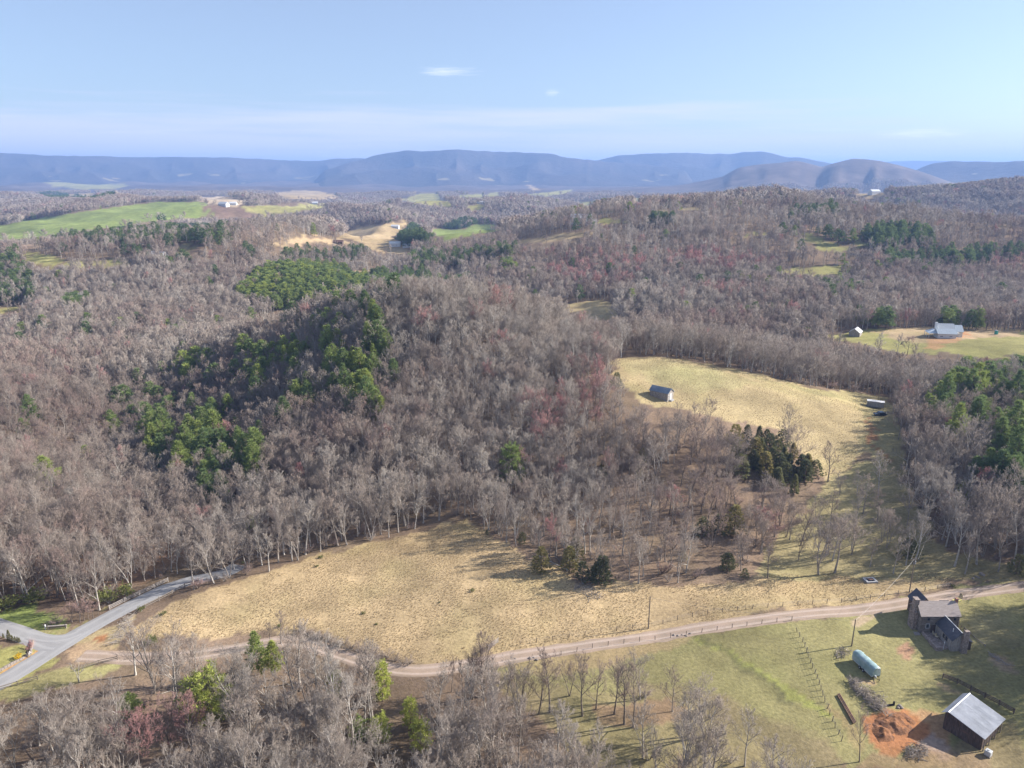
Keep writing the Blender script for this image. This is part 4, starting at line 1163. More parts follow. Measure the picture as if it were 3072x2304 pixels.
# ------------------------------------------------------------------ object helpers
class MB:
    """collects boxes, prisms, tubes and quads into one mesh part"""
    def __init__(s): s.v = []; s.f = []
    def add(s, V, F):
        o = len(s.v); s.v += [tuple(map(float, p)) for p in V]; s.f += [tuple(i + o for i in q) for q in F]; return s
    def box(s, x0, x1, y0, y1, z0, z1, tw=0):
        V = [(x, y, z) for z in (z0, z1) for x, y in ((x0, y0), (x1, y0), (x1, y1), (x0, y1))]
        return s.add(V, [(3, 2, 1, 0), (4, 5, 6, 7), (0, 1, 5, 4), (1, 2, 6, 5), (2, 3, 7, 6), (3, 0, 4, 7)])
    def prism(s, poly, axis, a, b):
        """poly: outline in the two other axes, pushed from a to b along axis"""
        n = len(poly)
        def mk(p, t): return {'x': (t, p[0], p[1]), 'y': (p[0], t, p[1]), 'z': (p[0], p[1], t)}[axis]
        V = [mk(p, a) for p in poly] + [mk(p, b) for p in poly]
        F = [tuple(range(n))[::-1], tuple(range(n, 2 * n))] + [(i, (i + 1) % n, n + (i + 1) % n, n + i) for i in range(n)]
        return s.add(V, F)
    def slab(s, quad, th):
        """a sheet: four corners, given thickness downwards"""
        q = [Vector(p) for p in quad]; nrm = (q[1] - q[0]).cross(q[3] - q[0]).normalized()
        if nrm.z < 0: nrm = -nrm
        V = q + [p - nrm * th for p in q]
        return s.add(V, [(0, 1, 2, 3), (7, 6, 5, 4), (0, 4, 5, 1), (1, 5, 6, 2), (2, 6, 7, 3), (3, 7, 4, 0)])
    def tube(s, pts, r, sides=8):
        pts = [Vector(p) for p in pts]
        rs = r if hasattr(r, '__len__') else [r] * len(pts)
        o = len(s.v); V = []
        for i, p in enumerate(pts):
            d = (pts[min(i + 1, len(pts) - 1)] - pts[max(i - 1, 0)]).normalized()
            a = d.cross(Vector((0.2, .1, 1)) if abs(d.z) < .9 else Vector((1, 0, 0))).normalized(); b = d.cross(a)
            V += [p + (a * math.cos(t) + b * math.sin(t)) * rs[i] for t in [k * 2 * math.pi / sides for k in range(sides)]]
        F = [(i * sides + k, i * sides + (k + 1) % sides, (i + 1) * sides + (k + 1) % sides, (i + 1) * sides + k) for i in range(len(pts) - 1) for k in range(sides)]
        F += [tuple(range(sides))[::-1], tuple((len(pts) - 1) * sides + k for k in range(sides))]
        return s.add(V, F)
    def build(s, name, mat, parent=None, bevel=0):
        me = bpy.data.meshes.new(name); me.from_pydata(s.v, [], s.f); me.materials.append(mat)
        bm = bmesh.new(); bm.from_mesh(me); bmesh.ops.recalc_face_normals(bm, faces=bm.faces)
        if bevel: bmesh.ops.bevel(bm, geom=list(bm.edges), offset=bevel, segments=1, affect='EDGES')
        bm.to_mesh(me); bm.free()
        return link(bpy.data.objects.new(name, me), parent)

def thing(name, label, cat, loc, rz=0.0, group=None, scale=1.0):
    e = link(bpy.data.objects.new(name, None)); e.empty_display_size = .5
    e.location = loc; e.rotation_euler = (0, 0, rz); e.scale = (scale,) * 3
    e['label'] = label; e['category'] = cat
    if group: e['group'] = group
    return e
def tag(o, label, cat, group=None):
    o['label'] = label; o['category'] = cat
    if group: o['group'] = group
    return o
def gl(x, y, dz=0.0): return Vector((x, y, float(H(np.array([x]), np.array([y]))[0]) + dz))

def mat_plain(name, c, rough=.8, var=.15, scale=3.0, metal=0., bump=.3, bd=.02, stretch=None, c2=None, spec=.3):
    m = new_mat(name); t = NT(m); P = t.obj()
    if stretch:
        mp = t.node('ShaderNodeMapping'); mp.inputs['Scale'].default_value = stretch; t.link(P, mp.inputs[0]); P = mp.outputs[0]
    n = t.noise(scale, 5, P, .6)
    f = t.mr(n, .3, .7, 1 - var, 1 + var)
    g = t.node('ShaderNodeCombineColor')
    for i in range(3): t.link(f, g.inputs[i])
    base = c if c2 is None else t.mix(t.mr(t.noise(scale * .35, 4, P), .45, .6), c, c2)
    t.finish(t.mul(base, g.outputs[0]), rough, metal, t.bump(n, bump, bd), spec)
    return m
M_LOG = mat_plain('weathered_log', (.20, .165, .135), .9, .4, 2.0, stretch=(1, 1, 6), c2=(.3, .26, .22))
M_CHINK = mat_plain('chinking', (.34, .31, .27), .95, .2)
M_BOARD = mat_plain('grey_board', (.27, .245, .22), .9, .3, 1.5, stretch=(8, 8, 1), c2=(.36, .33, .3))
M_DKBOARD = mat_plain('dark_board', (.085, .062, .052), .9, .4, 1.5, stretch=(8, 8, 1), c2=(.14, .1, .08))
M_STONE = mat_plain('stone', (.27, .22, .185), .95, .45, 3.0, bump=1.0, bd=.12, c2=(.36, .29, .25))
M_SHING = mat_plain('brown_shingle', (.36, .305, .27), .9, .14, 2.5, stretch=(1, 5, 5), c2=(.41, .35, .31))
M_DKROOF = mat_plain('dark_roof', (.075, .078, .095), .6, .2, 2.0, c2=(.1, .1, .115))
M_TIN = mat_plain('galvanised_sheet', (.46, .475, .50), .5, .10, .9, metal=0., bump=.05, c2=(.38, .395, .42), spec=.4)
M_WPAINT = mat_plain('white_paint', (.62, .62, .61), .6, .06, 2.0, bump=.1)
M_BLUEROOF = mat_plain('blue_grey_metal', (.40, .455, .49), .5, .1, 1.0, metal=0., bump=.05, spec=.5)
M_CABROOF = mat_plain('slate_blue_metal', (.16, .20, .25), .5, .15, 1.0, bump=.05, spec=.5, c2=(.22, .26, .3))
M_PALEROOF = mat_plain('pale_metal_roof', (.5, .52, .52), .5, .1, 1.0, metal=0., bump=.05, spec=.5)
M_GLASS = mat_plain('window_glass', (.03, .035, .045), .1, .1, 1.0, bump=0, spec=.6)
M_TARP = mat_plain('teal_tarp', (.23, .33, .33), .45, .15, 1.2, bump=.5, bd=.08, c2=(.36, .44, .44), spec=.5)
M_BLACK = mat_plain('black_rubber', (.02, .02, .022), .7, .2)
M_STEEL = mat_plain('rusty_steel', (.2, .11, .08), .7, .3, 4.0, metal=.3, c2=(.12, .075, .06))
M_POLE = mat_plain('utility_pole_wood', (.20, .165, .125), .9, .25, 2.0, stretch=(6, 6, .6))
M_NPOLE = mat_plain('new_pole_wood', (.36, .28, .15), .9, .2, 2.0, stretch=(6, 6, .6))
M_POST = mat_plain('fence_wood', (.22, .185, .15), .9, .3, 3.0, stretch=(4, 4, 1))
M_PALEPOST = mat_plain('pale_fence_wood', (.31, .275, .245), .9, .2, 3.0)
M_WIRE = mat_plain('wire', (.25, .24, .23), .5, .1, metal=.6, bump=0)
M_ROCK = mat_plain('rock', (.26, .225, .195), .95, .35, 2.0, bump=1.0, bd=.1)
M_EARTH = mat_plain('red_earth', (.235, .115, .058), .95, .4, 1.4, bump=1.0, bd=.25, c2=(.17, .09, .055), spec=.1)
M_CARP = mat_plain('black_car_paint', (.012, .016, .024), .25, .05, bump=0, spec=.6)
M_GREENP = mat_plain('green_plastic', (.04, .28, .22), .5, .1, bump=0)
M_YEL = mat_plain('yellow_paint', (.62, .58, .2), .6, .1, bump=0)
M_CREAM = mat_plain('cream_canvas', (.6, .52, .36), .8, .1)
M_STICK = mat_plain('dry_brush', (.29, .25, .21), .9, .35, 3.0)
M_CONC = mat_plain('concrete', (.33, .33, .33), .9, .15, 2.0)
M_BRICK = mat_plain('brick', (.33, .17, .12), .9, .25, 5.0)
M_TANKW = mat_plain('white_plastic', (.48, .49, .49), .45, .06, bump=0)

# ------------------------------------------------------------------ log house
def gable(mb_wall, x0, x1, y0, y1, z0, ze, zr, along='x'):
    """body with gable ends; the ridge runs along 'x' or 'y'"""
    if along == 'x':
        ym = (y0 + y1) / 2
        return mb_wall.prism([(y0, z0), (y1, z0), (y1, ze), (ym, zr), (y0, ze)], 'x', x0, x1)
    xm = (x0 + x1) / 2
    return mb_wall.prism([(x0, z0), (x1, z0), (x1, ze), (xm, zr), (x0, ze)], 'y', y0, y1)
def gable_roof(name, mat, parent, x0, x1, y0, y1, ze, zr, along='x', over=.3, th=.1, seams=0.0, label=None):
    """roof of two slopes, each a part"""
    res = []
    if along == 'x':
        ym = (y0 + y1) / 2; k = (zr - ze) / (ym - y0); zo = ze - over * k
        sl = [[(x0 - over, y0 - over, zo), (x1 + over, y0 - over, zo), (x1 + over, ym, zr), (x0 - over, ym, zr)], [(x0 - over, ym, zr), (x1 + over, ym, zr), (x1 + over, y1 + over, zo), (x0 - over, y1 + over, zo)]]
    else:
        xm = (x0 + x1) / 2; k = (zr - ze) / (xm - x0); zo = ze - over * k
        sl = [[(x0 - over, y0 - over, zo), (x0 - over, y1 + over, zo), (xm, y1 + over, zr), (xm, y0 - over, zr)], [(xm, y0 - over, zr), (xm, y1 + over, zr), (x1 + over, y1 + over, zo), (x1 + over, y0 - over, zo)]]
    for q in sl:
        q = [(a, b, c + th) for a, b, c in q]
        m = MB().slab(q, th)
        o = m.build(name, mat, parent); res.append(o)
        if seams:
            A, B, C_, D_ = [Vector(p) for p in q]
            edge = (B - A) if (B - A).length > 0 else A
            n = int(edge.length / seams)
            sm = MB()
            for i in range(n + 1):
                t = min(max(i / n, .004), .996)
                p, r = A.lerp(B, t), D_.lerp(C_, t)
                w = edge.normalized() * .03
                up = Vector((0, 0, .05))
                sm.slab([p - w + up, p + w + up, r + w + up, r - w + up], .06)
            sm.build('seam', mat, o)
    return res
def window(parent, x, y, z, w, h, face, d=.03, frame=M_WPAINT):
    """window standing proud of a wall: frame with a dark pane; face is 'x-', 'x+', 'y-' or 'y+'"""
    def put(mb, w0, w1, z0, z1, t):
        if face == 'y-': mb.box(x + w0, x + w1, y - t, y + .02, z + z0, z + z1)
        elif face == 'y+': mb.box(x + w0, x + w1, y - .02, y + t, z + z0, z + z1)
        elif face == 'x-': mb.box(x - t, x + .02, y + w0, y + w1, z + z0, z + z1)
        else: mb.box(x - .02, x + t, y + w0, y + w1, z + z0, z + z1)
    fr = MB(); b = .08
    put(fr, -w / 2, w / 2, 0, b, .06); put(fr, -w / 2, w / 2, h - b, h, .06); put(fr, -w / 2, -w / 2 + b, b, h - b, .06); put(fr, w / 2 - b, w / 2, b, h - b, .06)
    o = fr.build('window', frame, parent)
    pn = MB(); put(pn, -w / 2 + b * .5, w / 2 - b * .5, b * .5, h - b * .5, d); pn.build('pane', M_GLASS, o)
    return o
def log_courses(R, x0, x1, y0, y1, z0, z1, h=.3):
    m = MB(); z = z0
    while z < z1 - .05:
        j = lambda: R.uniform(-.02, .05)
        hh = h * .8
        m.box(x0 - .2 + j(), x1 + .2 + j(), y0 - .06 + j(), y0 + .14, z, z + hh)
        m.box(x0 - .2 + j(), x1 + .2 + j(), y1 - .14, y1 + .06 + j(), z, z + hh)
        m.box(x0 - .06 + j(), x0 + .14, y0 - .2, y1 + .2, z + h * .45, min(z + h * .45 + hh, z1))
        m.box(x1 - .14, x1 + .06 + j(), y0 - .2, y1 + .2, z + h * .45, min(z + h * .45 + hh, z1))
        z += h
    return m
def stones(R, x0, x1, y0, y1, z0, z1, s=.34, taper=0.0):
    """stack of rough stones filling a block"""
    m = MB(); z = z0
    while z < z1 - .05:
        hz = min(R.uniform(.75, 1.2) * s * .8, z1 - z)
        k = taper * (z - z0) / max(z1 - z0, .1)
        X0, X1, Y0, Y1 = x0 + k, x1 - k, y0 + k * .4, y1 - k * .4
        nx = max(1, round((X1 - X0) / s)); ny = max(1, round((Y1 - Y0) / s))
        for i in range(nx):
            for jn in range(ny):
                if 0 < i < nx - 1 and 0 < jn < ny - 1: continue
                a = X0 + (X1 - X0) * i / nx; b = Y0 + (Y1 - Y0) * jn / ny
                q = lambda: R.uniform(-.03, .04)
                m.box(a - q(), a + (X1 - X0) / nx + q() - .01, b - q(), b + (Y1 - Y0) / ny + q() - .01, z, z + hz - .015)
        z += hz
    return m
R0 = random.Random(4)
g0 = gl(87.5, 136.3)
LH = thing('log_house', 'old log house with stone chimneys and a brown shingled roof beside the dirt road', 'house', g0)
core = MB(); gable(core, .1, 7.9, .1, 4.2, -.5, 4.25, 6.15); core.build('wall', M_CHINK, LH)
log_courses(R0, 0, 8.0, 0, 4.3, -.3, 4.2).build('log_wall', M_LOG, LH)
gb = MB()
for i in range(16):
    y = .25 + i * .25; top = 4.3 + (1 - abs(y - 2.15) / 2.15) * 1.75
    gb.box(-.05, .12, y, y + .235, 4.15, top); gb.box(7.88, 8.05, y, y + .235, 4.15, top)
gb.build('gable_boards', M_BOARD, LH)
gable_roof('roof', M_SHING, LH, 0, 8.0, 0, 4.3, 4.32, 6.3, 'x', .32, .12)
ch = stones(R0, -1.05, -.1, 1.1, 2.9, -.5, 4.2, .36).build('chimney', M_STONE, LH); stones(R0, -.95, -.08, 1.45, 2.6, 4.2, 7.0, .34).build('chimney_stack', M_STONE, ch)
MB().box(-1.05, .02, 1.35, 2.7, 7.0, 7.12).build('chimney_cap', M_STONE, ch)
MB().box(8.0, 8.5, 1.9, 2.5, -.4, 7.0).build('chimney', M_BRICK, LH)
# rear wing
rw = MB(); gable(rw, 1.5, 4.5, 4.3, 8.0, -.5, 3.9, 5.6, 'y'); rw.build('rear_wing', M_DKBOARD, LH)
gable_roof('roof', M_DKROOF, LH, 1.5, 4.5, 4.4, 8.0, 3.95, 5.7, 'y', .3, .1)
rb = MB(); rb.prism([(4.35, -.4), (6.2, -.4), (6.2, 2.9), (4.35, 5.0)], 'x', 6.3, 7.9); rb.build('rear_lean_to', M_DKBOARD, LH)
MB().slab([(6.1, 4.42, 5.12), (8.1, 4.42, 5.12), (8.1, 6.4, 2.95), (6.1, 6.4, 2.95)], .1).build('roof', M_DKROOF, LH)
# front wing
fw = MB(); gable(fw, 3.3, 6.5, -6.1, -.02, -.5, 2.5, 4.05, 'y'); fw.build('front_wing', M_BOARD, LH)
bd = MB()
for i in range(24):
    y = -6.05 + i * .25; bd.box(3.24, 3.32, y, y + .22, -.3, 2.45)
for i in range(12):
    x = 3.35 + i * .262; bd.box(x, x + .235, -6.16, -6.08, -.3, 2.5 + 1.5 * (1 - abs(x + .12 - 4.9) / 1.62))
bd.build('board_wall', M_BOARD, LH)
gable_roof('roof', M_DKROOF, LH, 3.3, 6.5, -6.1, -.3, 2.55, 4.15, 'y', .28, .1)
MB().slab([(4.82, -6.4, 4.33), (4.98, -6.4, 4.33), (4.98, .0, 4.33), (4.82, .0, 4.33)], .06).build('ridge_cap', M_PALEROOF, LH)
stones(R0, 5.0, 6.15, -7.0, -6.18, -.5, 5.0, .36, .12).build('chimney', M_STONE, LH)
lt = MB().box(6.5, 7.5, -5.9, -4.2, -.4, 1.9); lt.build('lean_to', M_DKBOARD, LH)
MB().slab([(6.45, -6.1, 2.4), (6.45, -4.0, 2.4), (7.7, -4.0, 1.95), (7.7, -6.1, 1.95)], .08).build('roof', M_DKROOF, LH)
for y in (-4.3, -3.3): window(LH, 3.22, y, 1.0, .8, 1.1, 'x-', frame=M_LOG)
window(LH, 1.5, -.12, 1.2, .8, 1.1, 'y-'); window(LH, 1.5, -.12, 3.0, .7, .8, 'y-', frame=M_LOG); window(LH, 7.1, -.12, 3.0, .7, .8, 'y-', frame=M_LOG)
dr = MB().box(2.35, 3.2, -.17, -.08, -.1, 2.0).build('door', M_DKBOARD, LH); MB().box(2.42, 2.47, -.23, -.16, .95, 1.05).build('handle', M_STEEL, dr)
MB().tube([(4.1, -4.6, 3.2), (4.1, -4.6, 4.15)], .07, 8).build('vent_pipe', M_WPAINT, LH)
MB().tube([(6.0, -4.0, 3.0), (6.0, -4.0, 4.5)], .06, 8).build('stove_pipe', M_STEEL, LH)
pt = MB().box(.75, 3.2, -5.5, -.1, -.25, .12); pt.build('patio', M_STONE, LH)
pw = stones(R0, .35, .75, -5.9, -.2, -.4, .55, .36).build('patio_wall', M_STONE, LH); stones(R0, .8, 1.7, -5.95, -5.55, -.4, .55, .36).build('wall_return', M_STONE, pw)
st = MB()
for i in range(4): st.box(-1.3 + .05 * i, -.1 + .05 * i, -.9 + .28 * i, -.65 + .28 * i, -.1, .1)
st.build('step', M_PALEPOST, LH)
# chairs on the patio
def chair(loc, rz, label):
    t = thing('patio_chair', label, 'chair', loc, rz, 'chairs on the patio')
    MB().box(-.28, .28, -.28, .28, .38, .46).build('seat', M_CREAM, t); MB().box(-.28, .28, .22, .3, .46, 1.0).build('backrest', M_CREAM, t)
    for a in (-.24, .24):
        for b in (-.24, .24): MB().box(a - .025, a + .025, b - .025, b + .025, 0, .38).build('leg', M_PALEPOST, t)
    return t
chair(g0 + Vector((2.6, -2.1, .12)), .4, 'cream patio chair beside the board wall of the log house')
chair(g0 + Vector((2.5, -1.2, .12)), 1.2, 'cream patio chair by the door of the log house')
lp_ = thing('lamp_post', 'thin white lamp post by the patio wall', 'lamp post', g0 + Vector((1.95, -5.75, -.1)))
MB().tube([(0, 0, 0), (0, 0, 1.7)], .04).build('post', M_WPAINT, lp_); MB().tube([(0, 0, 1.7), (0, 0, 1.95)], [.1, .06]).build('lamp_head', M_WPAINT, lp_)
def frame_thing():
    p = gp(2870, 1804); t = thing('bench_frame', 'yellow metal frame on the grass behind the log house', 'frame', p, .5)
    for k in (0, 1): MB().box(-1.0, 1.0, -.5 + k * .9, -.4 + k * .9, .35, .45).build('rail', M_YEL, t)
    for k in (0, 1): MB().box(-1.0 + k * 1.9, -.9 + k * 1.9, -.4, .4, .35, .45).build('cross_rail', M_YEL, t)
    for a in (-.95, .95):
        for b in (-.45, .45): MB().box(a - .04, a + .04, b - .04, b + .04, -.1, .36).build('leg', M_YEL, t)
frame_thing()

# ------------------------------------------------------------------ trailer under a tarp
def trailer():
    c = gl(70.35, 124.2); t = thing('covered_trailer', 'long camping trailer wrapped in a teal tarpaulin', 'trailer', c, .24)
    ys = np.linspace(-3.0, 3.0, 25); a = np.linspace(0, 1, 19)
    V = []
    Rr = np.random.default_rng(3)
    for i, y in enumerate(ys):
        e = min(1, (3.05 - abs(y)) / .35) ** .5 if abs(y) > 2.7 else 1.0
        w = .95 * (.86 + .14 * e); top = 2.55 * (.93 + .07 * e) + .04 * math.sin(y * 4.1)
        for s in a:
            th = (s - .5) * 2
            if abs(th) < .55:
                x = w * .9 * th / .55; z = top - .30 * (abs(th) / .55) ** 2.6
            else:
                q = (abs(th) - .55) / .45; x = math.copysign(w * (.9 + .12 * q), th); z = (top - .30) * (1 - q) + .72 * q + .06 * math.sin(y * 3 + th)
            x += .03 * math.sin(y * 9 + th * 4) + Rr.normal(0, .008); z += .02 * math.sin(y * 7 + th * 11)
            V.append((x, y, z))
    F = grid_faces(len(ys), len(a))
    me = np_mesh('tarp', V, F, [M_TARP], True); link(bpy.data.objects.new('tarp', me), t)
    for y in (-2.98, 2.98):
        i = 0 if y < 0 else len(ys) - 1
        ring = [V[i * len(a) + k] for k in range(len(a))]
        m = bpy.data.meshes.new('tarp_end'); m.from_pydata(ring, [], [tuple(range(len(a)))]); m.materials.append(M_TARP); link(bpy.data.objects.new('tarp_end', m), t)
    MB().box(-.92, .92, -2.9, 2.9, .5, .95).build('body', M_TANKW, t)
    for x in (-.95, .95):
        for y in (-.5, .45):
            w = MB().tube([(x - .1, y, .33), (x + .1, y, .33)], .34, 14).build('wheel', M_BLACK, t)
            MB().tube([(x - .12, y, .33), (x + .12, y, .33)], .16, 10).build('hub', M_TANKW, w)
    MB().tube([(-.6, -2.8, .45), (0, -4.0, .45), (.6, -2.8, .45)], .06, 6).build('tow_hitch', M_BLACK, t)
    MB().tube([(0, -3.8, -.05), (0, -3.8, .7)], .05, 6).build('jack', M_STEEL, t)
    MB().tube([(-.35, -3.2, .5), (-.35, -3.2, .95)], .18, 10).build('gas_bottle', M_TANKW, t)
    MB().box(-.9, .9, -2.95, -2.9, .45, .6).build('bumper', M_BLACK, t)
trailer()

# ------------------------------------------------------------------ barn
def barn():
    ang = math.radians(36.0)
    o = gl(77.2, 108.1)
    t = thing('barn', 'dark board barn with a big galvanised metal roof', 'barn', (o.x, o.y, o.z), ang)
    Ln = 7.7; zr, zl, zr2 = 4.15, 3.5, 2.85; yl, yr = .85, -5.9
    MB().prism([(yl - .3, -.6), (yl - .3, zl + .1), (0, zr - .12), (yr + .3, zr2 + .0), (yr + .3, -.6)], 'x', .35, Ln - .3).build('wall', M_DKBOARD, t)
    b = MB(); R = random.Random(5)
    n = 26
    for i in range(n):
        y = yr + .3 + i * (yl - .3 - yr - .3) / n; w = (yl - yr - .6) / n
        zt = (zr2 + (zr - zr2) * (y - yr) / (0 - yr)) if y < 0 else zr - (zr - zl) * y / yl
        b.box(.26 + R.uniform(-.015, .015), .36, y, y + w - .02, -.5, zt - .25 - R.uniform(0, .1))
    for i in range(28):
        x = .35 + i * (Ln - .65) / 28
        b.box(x, x + .22, yl - .32, yl - .22 + R.uniform(-.01, .02), -.5, zl - .1)
        b.box(x, x + .22, yr + .22, yr + .3, -.5, zr2 - .2)
    b.build('siding', M_DKBOARD, t)
    # roof sheets, one part each
    ns = 9; w = (Ln + .6) / ns
    for side, (ye, ze) in enumerate(((yr - .25, zr2 - .12), (yl + .2, zl - .1))):
        for i in range(ns):
            x0 = -.3 + i * w; x1 = x0 + w - .03
            dz = .006 * (i % 2)
            m = MB().slab([(x0, 0, zr + dz), (x1, 0, zr + dz), (x1, ye, ze + dz), (x0, ye, ze + dz)], .03)
            for k in range(4):
                xx = x0 + (k + .5) * w / 4
                m.slab([(xx - .04, 0, zr + .055), (xx + .04, 0, zr + .055), (xx + .04, ye, ze + .055), (xx - .04, ye, ze + .055)], .054)
            m.build('roof_sheet', M_TIN, t)
    MB().prism([(-.16, zr - .0), (0, zr + .09), (.14, zr - .02), (0, zr + .03)], 'x', -.32, Ln + .32).build('ridge_cap', M_TIN, t)
    for i in range(4): MB().box(.4 + i * 2.2, .55 + i * 2.2, yr - .15, yr + .0, -.5, zr2 - .15).build('post', M_POST, t)
    d = MB().box(.2, .26, -3.6, -2.0, -.3, 2.1).build('door', M_DKBOARD, t); MB().box(.17, .21, -3.5, -2.1, 1.6, 1.75).build('hinge_strap', M_STEEL, d)
    tk = thing('water_tank', 'white plastic tank standing at the barn corner', 'tank', gl(*(Vector((o.x, o.y)) + Matrix.Rotation(ang, 2) @ Vector((.1, -6.9)))), ang)
    MB().box(-.5, .5, -.5, .5, .15, 1.1).build('tank', M_TANKW, tk, .08); MB().box(-.55, .55, -.55, .55, -.1, .14).build('pallet', M_POST, tk); MB().tube([(0, 0, 1.1), (0, 0, 1.2)], .18, 12).build('lid', M_TANKW, tk)
barn()

# ------------------------------------------------------------------ other buildings
def white_house():
    p = gp(2836, 1012); rz = -.16
    t = thing('white_house', 'new white house with pale metal gables on a bare orange lot', 'house', p, rz)
    def block(x0, x1, y0, y1, ze, zr, al, mat, nm='wall'):
        w = MB(); gable(w, x0, x1, y0, y1, -1.2, ze, zr - .05, al); w.build(nm, M_WPAINT, t)
        gable_roof('roof', mat, t, x0, x1, y0, y1, ze, zr, al, .45, .12, .9)
    block(-5.0, 4.0, -3.2, 2.4, 2.7, 4.7, 'x', M_BLUEROOF)
    block(-2.6, 5.2, 2.6, 9.0, 3.0, 6.4, 'x', M_PALEROOF, 'rear_block')
    block(5.4, 9.6, 3.2, 9.8, 2.9, 5.6, 'x', M_BLUEROOF, 'side_block')
    MB().slab([(3.9, -1.5, 3.0), (6.4, -1.5, 2.6), (6.4, 3.1, 2.6), (3.9, 3.1, 3.0)], .12).build('porch_roof', M_PALEROOF, t)
    MB().slab([(-9.4, -2.6, 2.5), (-5.0, -3.2, 2.75), (-5.0, 4.6, 3.9), (-9.4, 4.0, 2.6)], .14).build('porch_roof', M_BLUEROOF, t)
    for x, y in ((-9.2, -2.4), (-9.2, .8), (-9.2, 3.8), (6.2, -1.3)): MB().box(x - .1, x + .1, y - .1, y + .1, -1, 2.5).build('porch_post', M_WPAINT, t)
    c = MB().box(-4.6, -3.5, 3.2, 4.2, -.5, 7.2).build('chimney', M_WPAINT, t); MB().box(-4.7, -3.4, 3.1, 4.3, 7.2, 7.4).build('chimney_cap', M_PALEROOF, c)
    for x in (-3.2, 1.4): window(t, x, -3.2, .9, 1.5, .5, 'y-')
    window(t, 4.0, -.9, .9, 1.2, 1.3, 'x+'); window(t, 9.6, 5.2, .9, 1.2, 1.3, 'x+'); window(t, 9.6, 7.6, .9, 1.2, 1.3, 'x+')
    MB().box(3.98, 4.06, .8, 1.8, -.2, 2.1).build('door', M_BLUEROOF, t)
    MB().box(4.1, 6.3, -1.2, 2.6, -.7, -.1).build('porch', M_CONC, t)
white_house()
def shed(name, label, u, v, rz, L_, Wd, ze, zr, wall, roof, door=True, nwin=2, cat='shed', seams=.9, sink=-1.0):
    p = gp(u, v); t = thing(name, label, cat, p, rz)
    w = MB(); gable(w, -L_ / 2, L_ / 2, -Wd / 2, Wd / 2, sink, ze, zr - .05); w.build('wall', wall, t)
    gable_roof('roof', roof, t, -L_ / 2, L_ / 2, -Wd / 2, Wd / 2, ze, zr, 'x', .25, .1, seams)
    for i in range(nwin): window(t, -L_ / 2 + (i + 1) * L_ / (nwin + 1), -Wd / 2, .9, .8, .8, 'y-')
    if door:
        d = MB().box(L_ / 2 - .02, L_ / 2 + .05, -.5, .5, -.2, 1.95).build('door', M_WPAINT, t)
        window(t, L_ / 2, -Wd / 2 + .6, .9, .6, .6, 'x+'); 
    return t
kb = shed('cabin', 'weathered wooden cabin with a dark blue metal roof on the grassy knoll', 1984, 1190, -.72, 7.4, 4.0, 2.3, 3.7, M_BOARD, M_CABROOF, True, 3, 'cabin', .8, -1.6)
bd = MB()
for i in range(29): bd.box(-3.65 + i * .25, -3.42 + i * .25, -2.06, -1.98, -1.4, 2.2)
bd.build('board_wall', M_BOARD, kb); MB().box(3.8, 4.7, -1.0, .9, -1.2, -.25).build('step', M_CONC, kb)
MB().box(-3.7, 3.7, -2.4, -2.07, -1.5, -.5).build('foundation', M_CONC, kb)
shed('white_roofed_shed', 'shed with a bright white metal roof at the edge of the wood', 2566, 1006, .95, 7.0, 5.6, 2.2, 4.2, M_BOARD, M_WPAINT, False, 1)
def box_trailer():
    p = gp(2625, 1222); t = thing('box_trailer', 'long grey box trailer with a crumpled white roof below the knoll', 'trailer', p, -.42)
    MB().box(-3.0, 3.0, -1.25, 1.25, .45, 2.55).build('body', M_BOARD, t)
    rb = MB()
    for i in range(24): rb.box(-2.98 + i * .25, -2.9 + i * .25, -1.29, -1.24, .5, 2.5)
    rb.build('side_ribs', M_CONC, t)
    V = []; xs = np.linspace(-3.1, 3.1, 21); ys = np.linspace(-1.35, 1.35, 9); Rr = np.random.default_rng(2)
    for x in xs:
        for y in ys: V.append((x, y, 2.6 + .16 * math.cos(y * 1.1) + Rr.normal(0, .05)))
    link(bpy.data.objects.new('roof_sheet', np_mesh('roof_sheet', V, grid_faces(21, 9), [M_WPAINT], False)), t)
    MB().box(3.0, 3.04, -.9, .9, .5, 2.3).build('door', M_WPAINT, t)
    for x in (-.6, .6):
        for y in (-1.1, 1.1):
            w = MB().tube([(x, y - .12, .35), (x, y + .12, .35)], .38, 12).build('wheel', M_BLACK, t); MB().tube([(x, y - .14, .35), (x, y + .14, .35)], .16, 8).build('hub', M_CONC, w)
    MB().tube([(-2.9, -.6, .5), (-4.0, 0, .45), (-2.9, .6, .5)], .06, 6).build('tow_hitch', M_BLACK, t)
box_trailer()
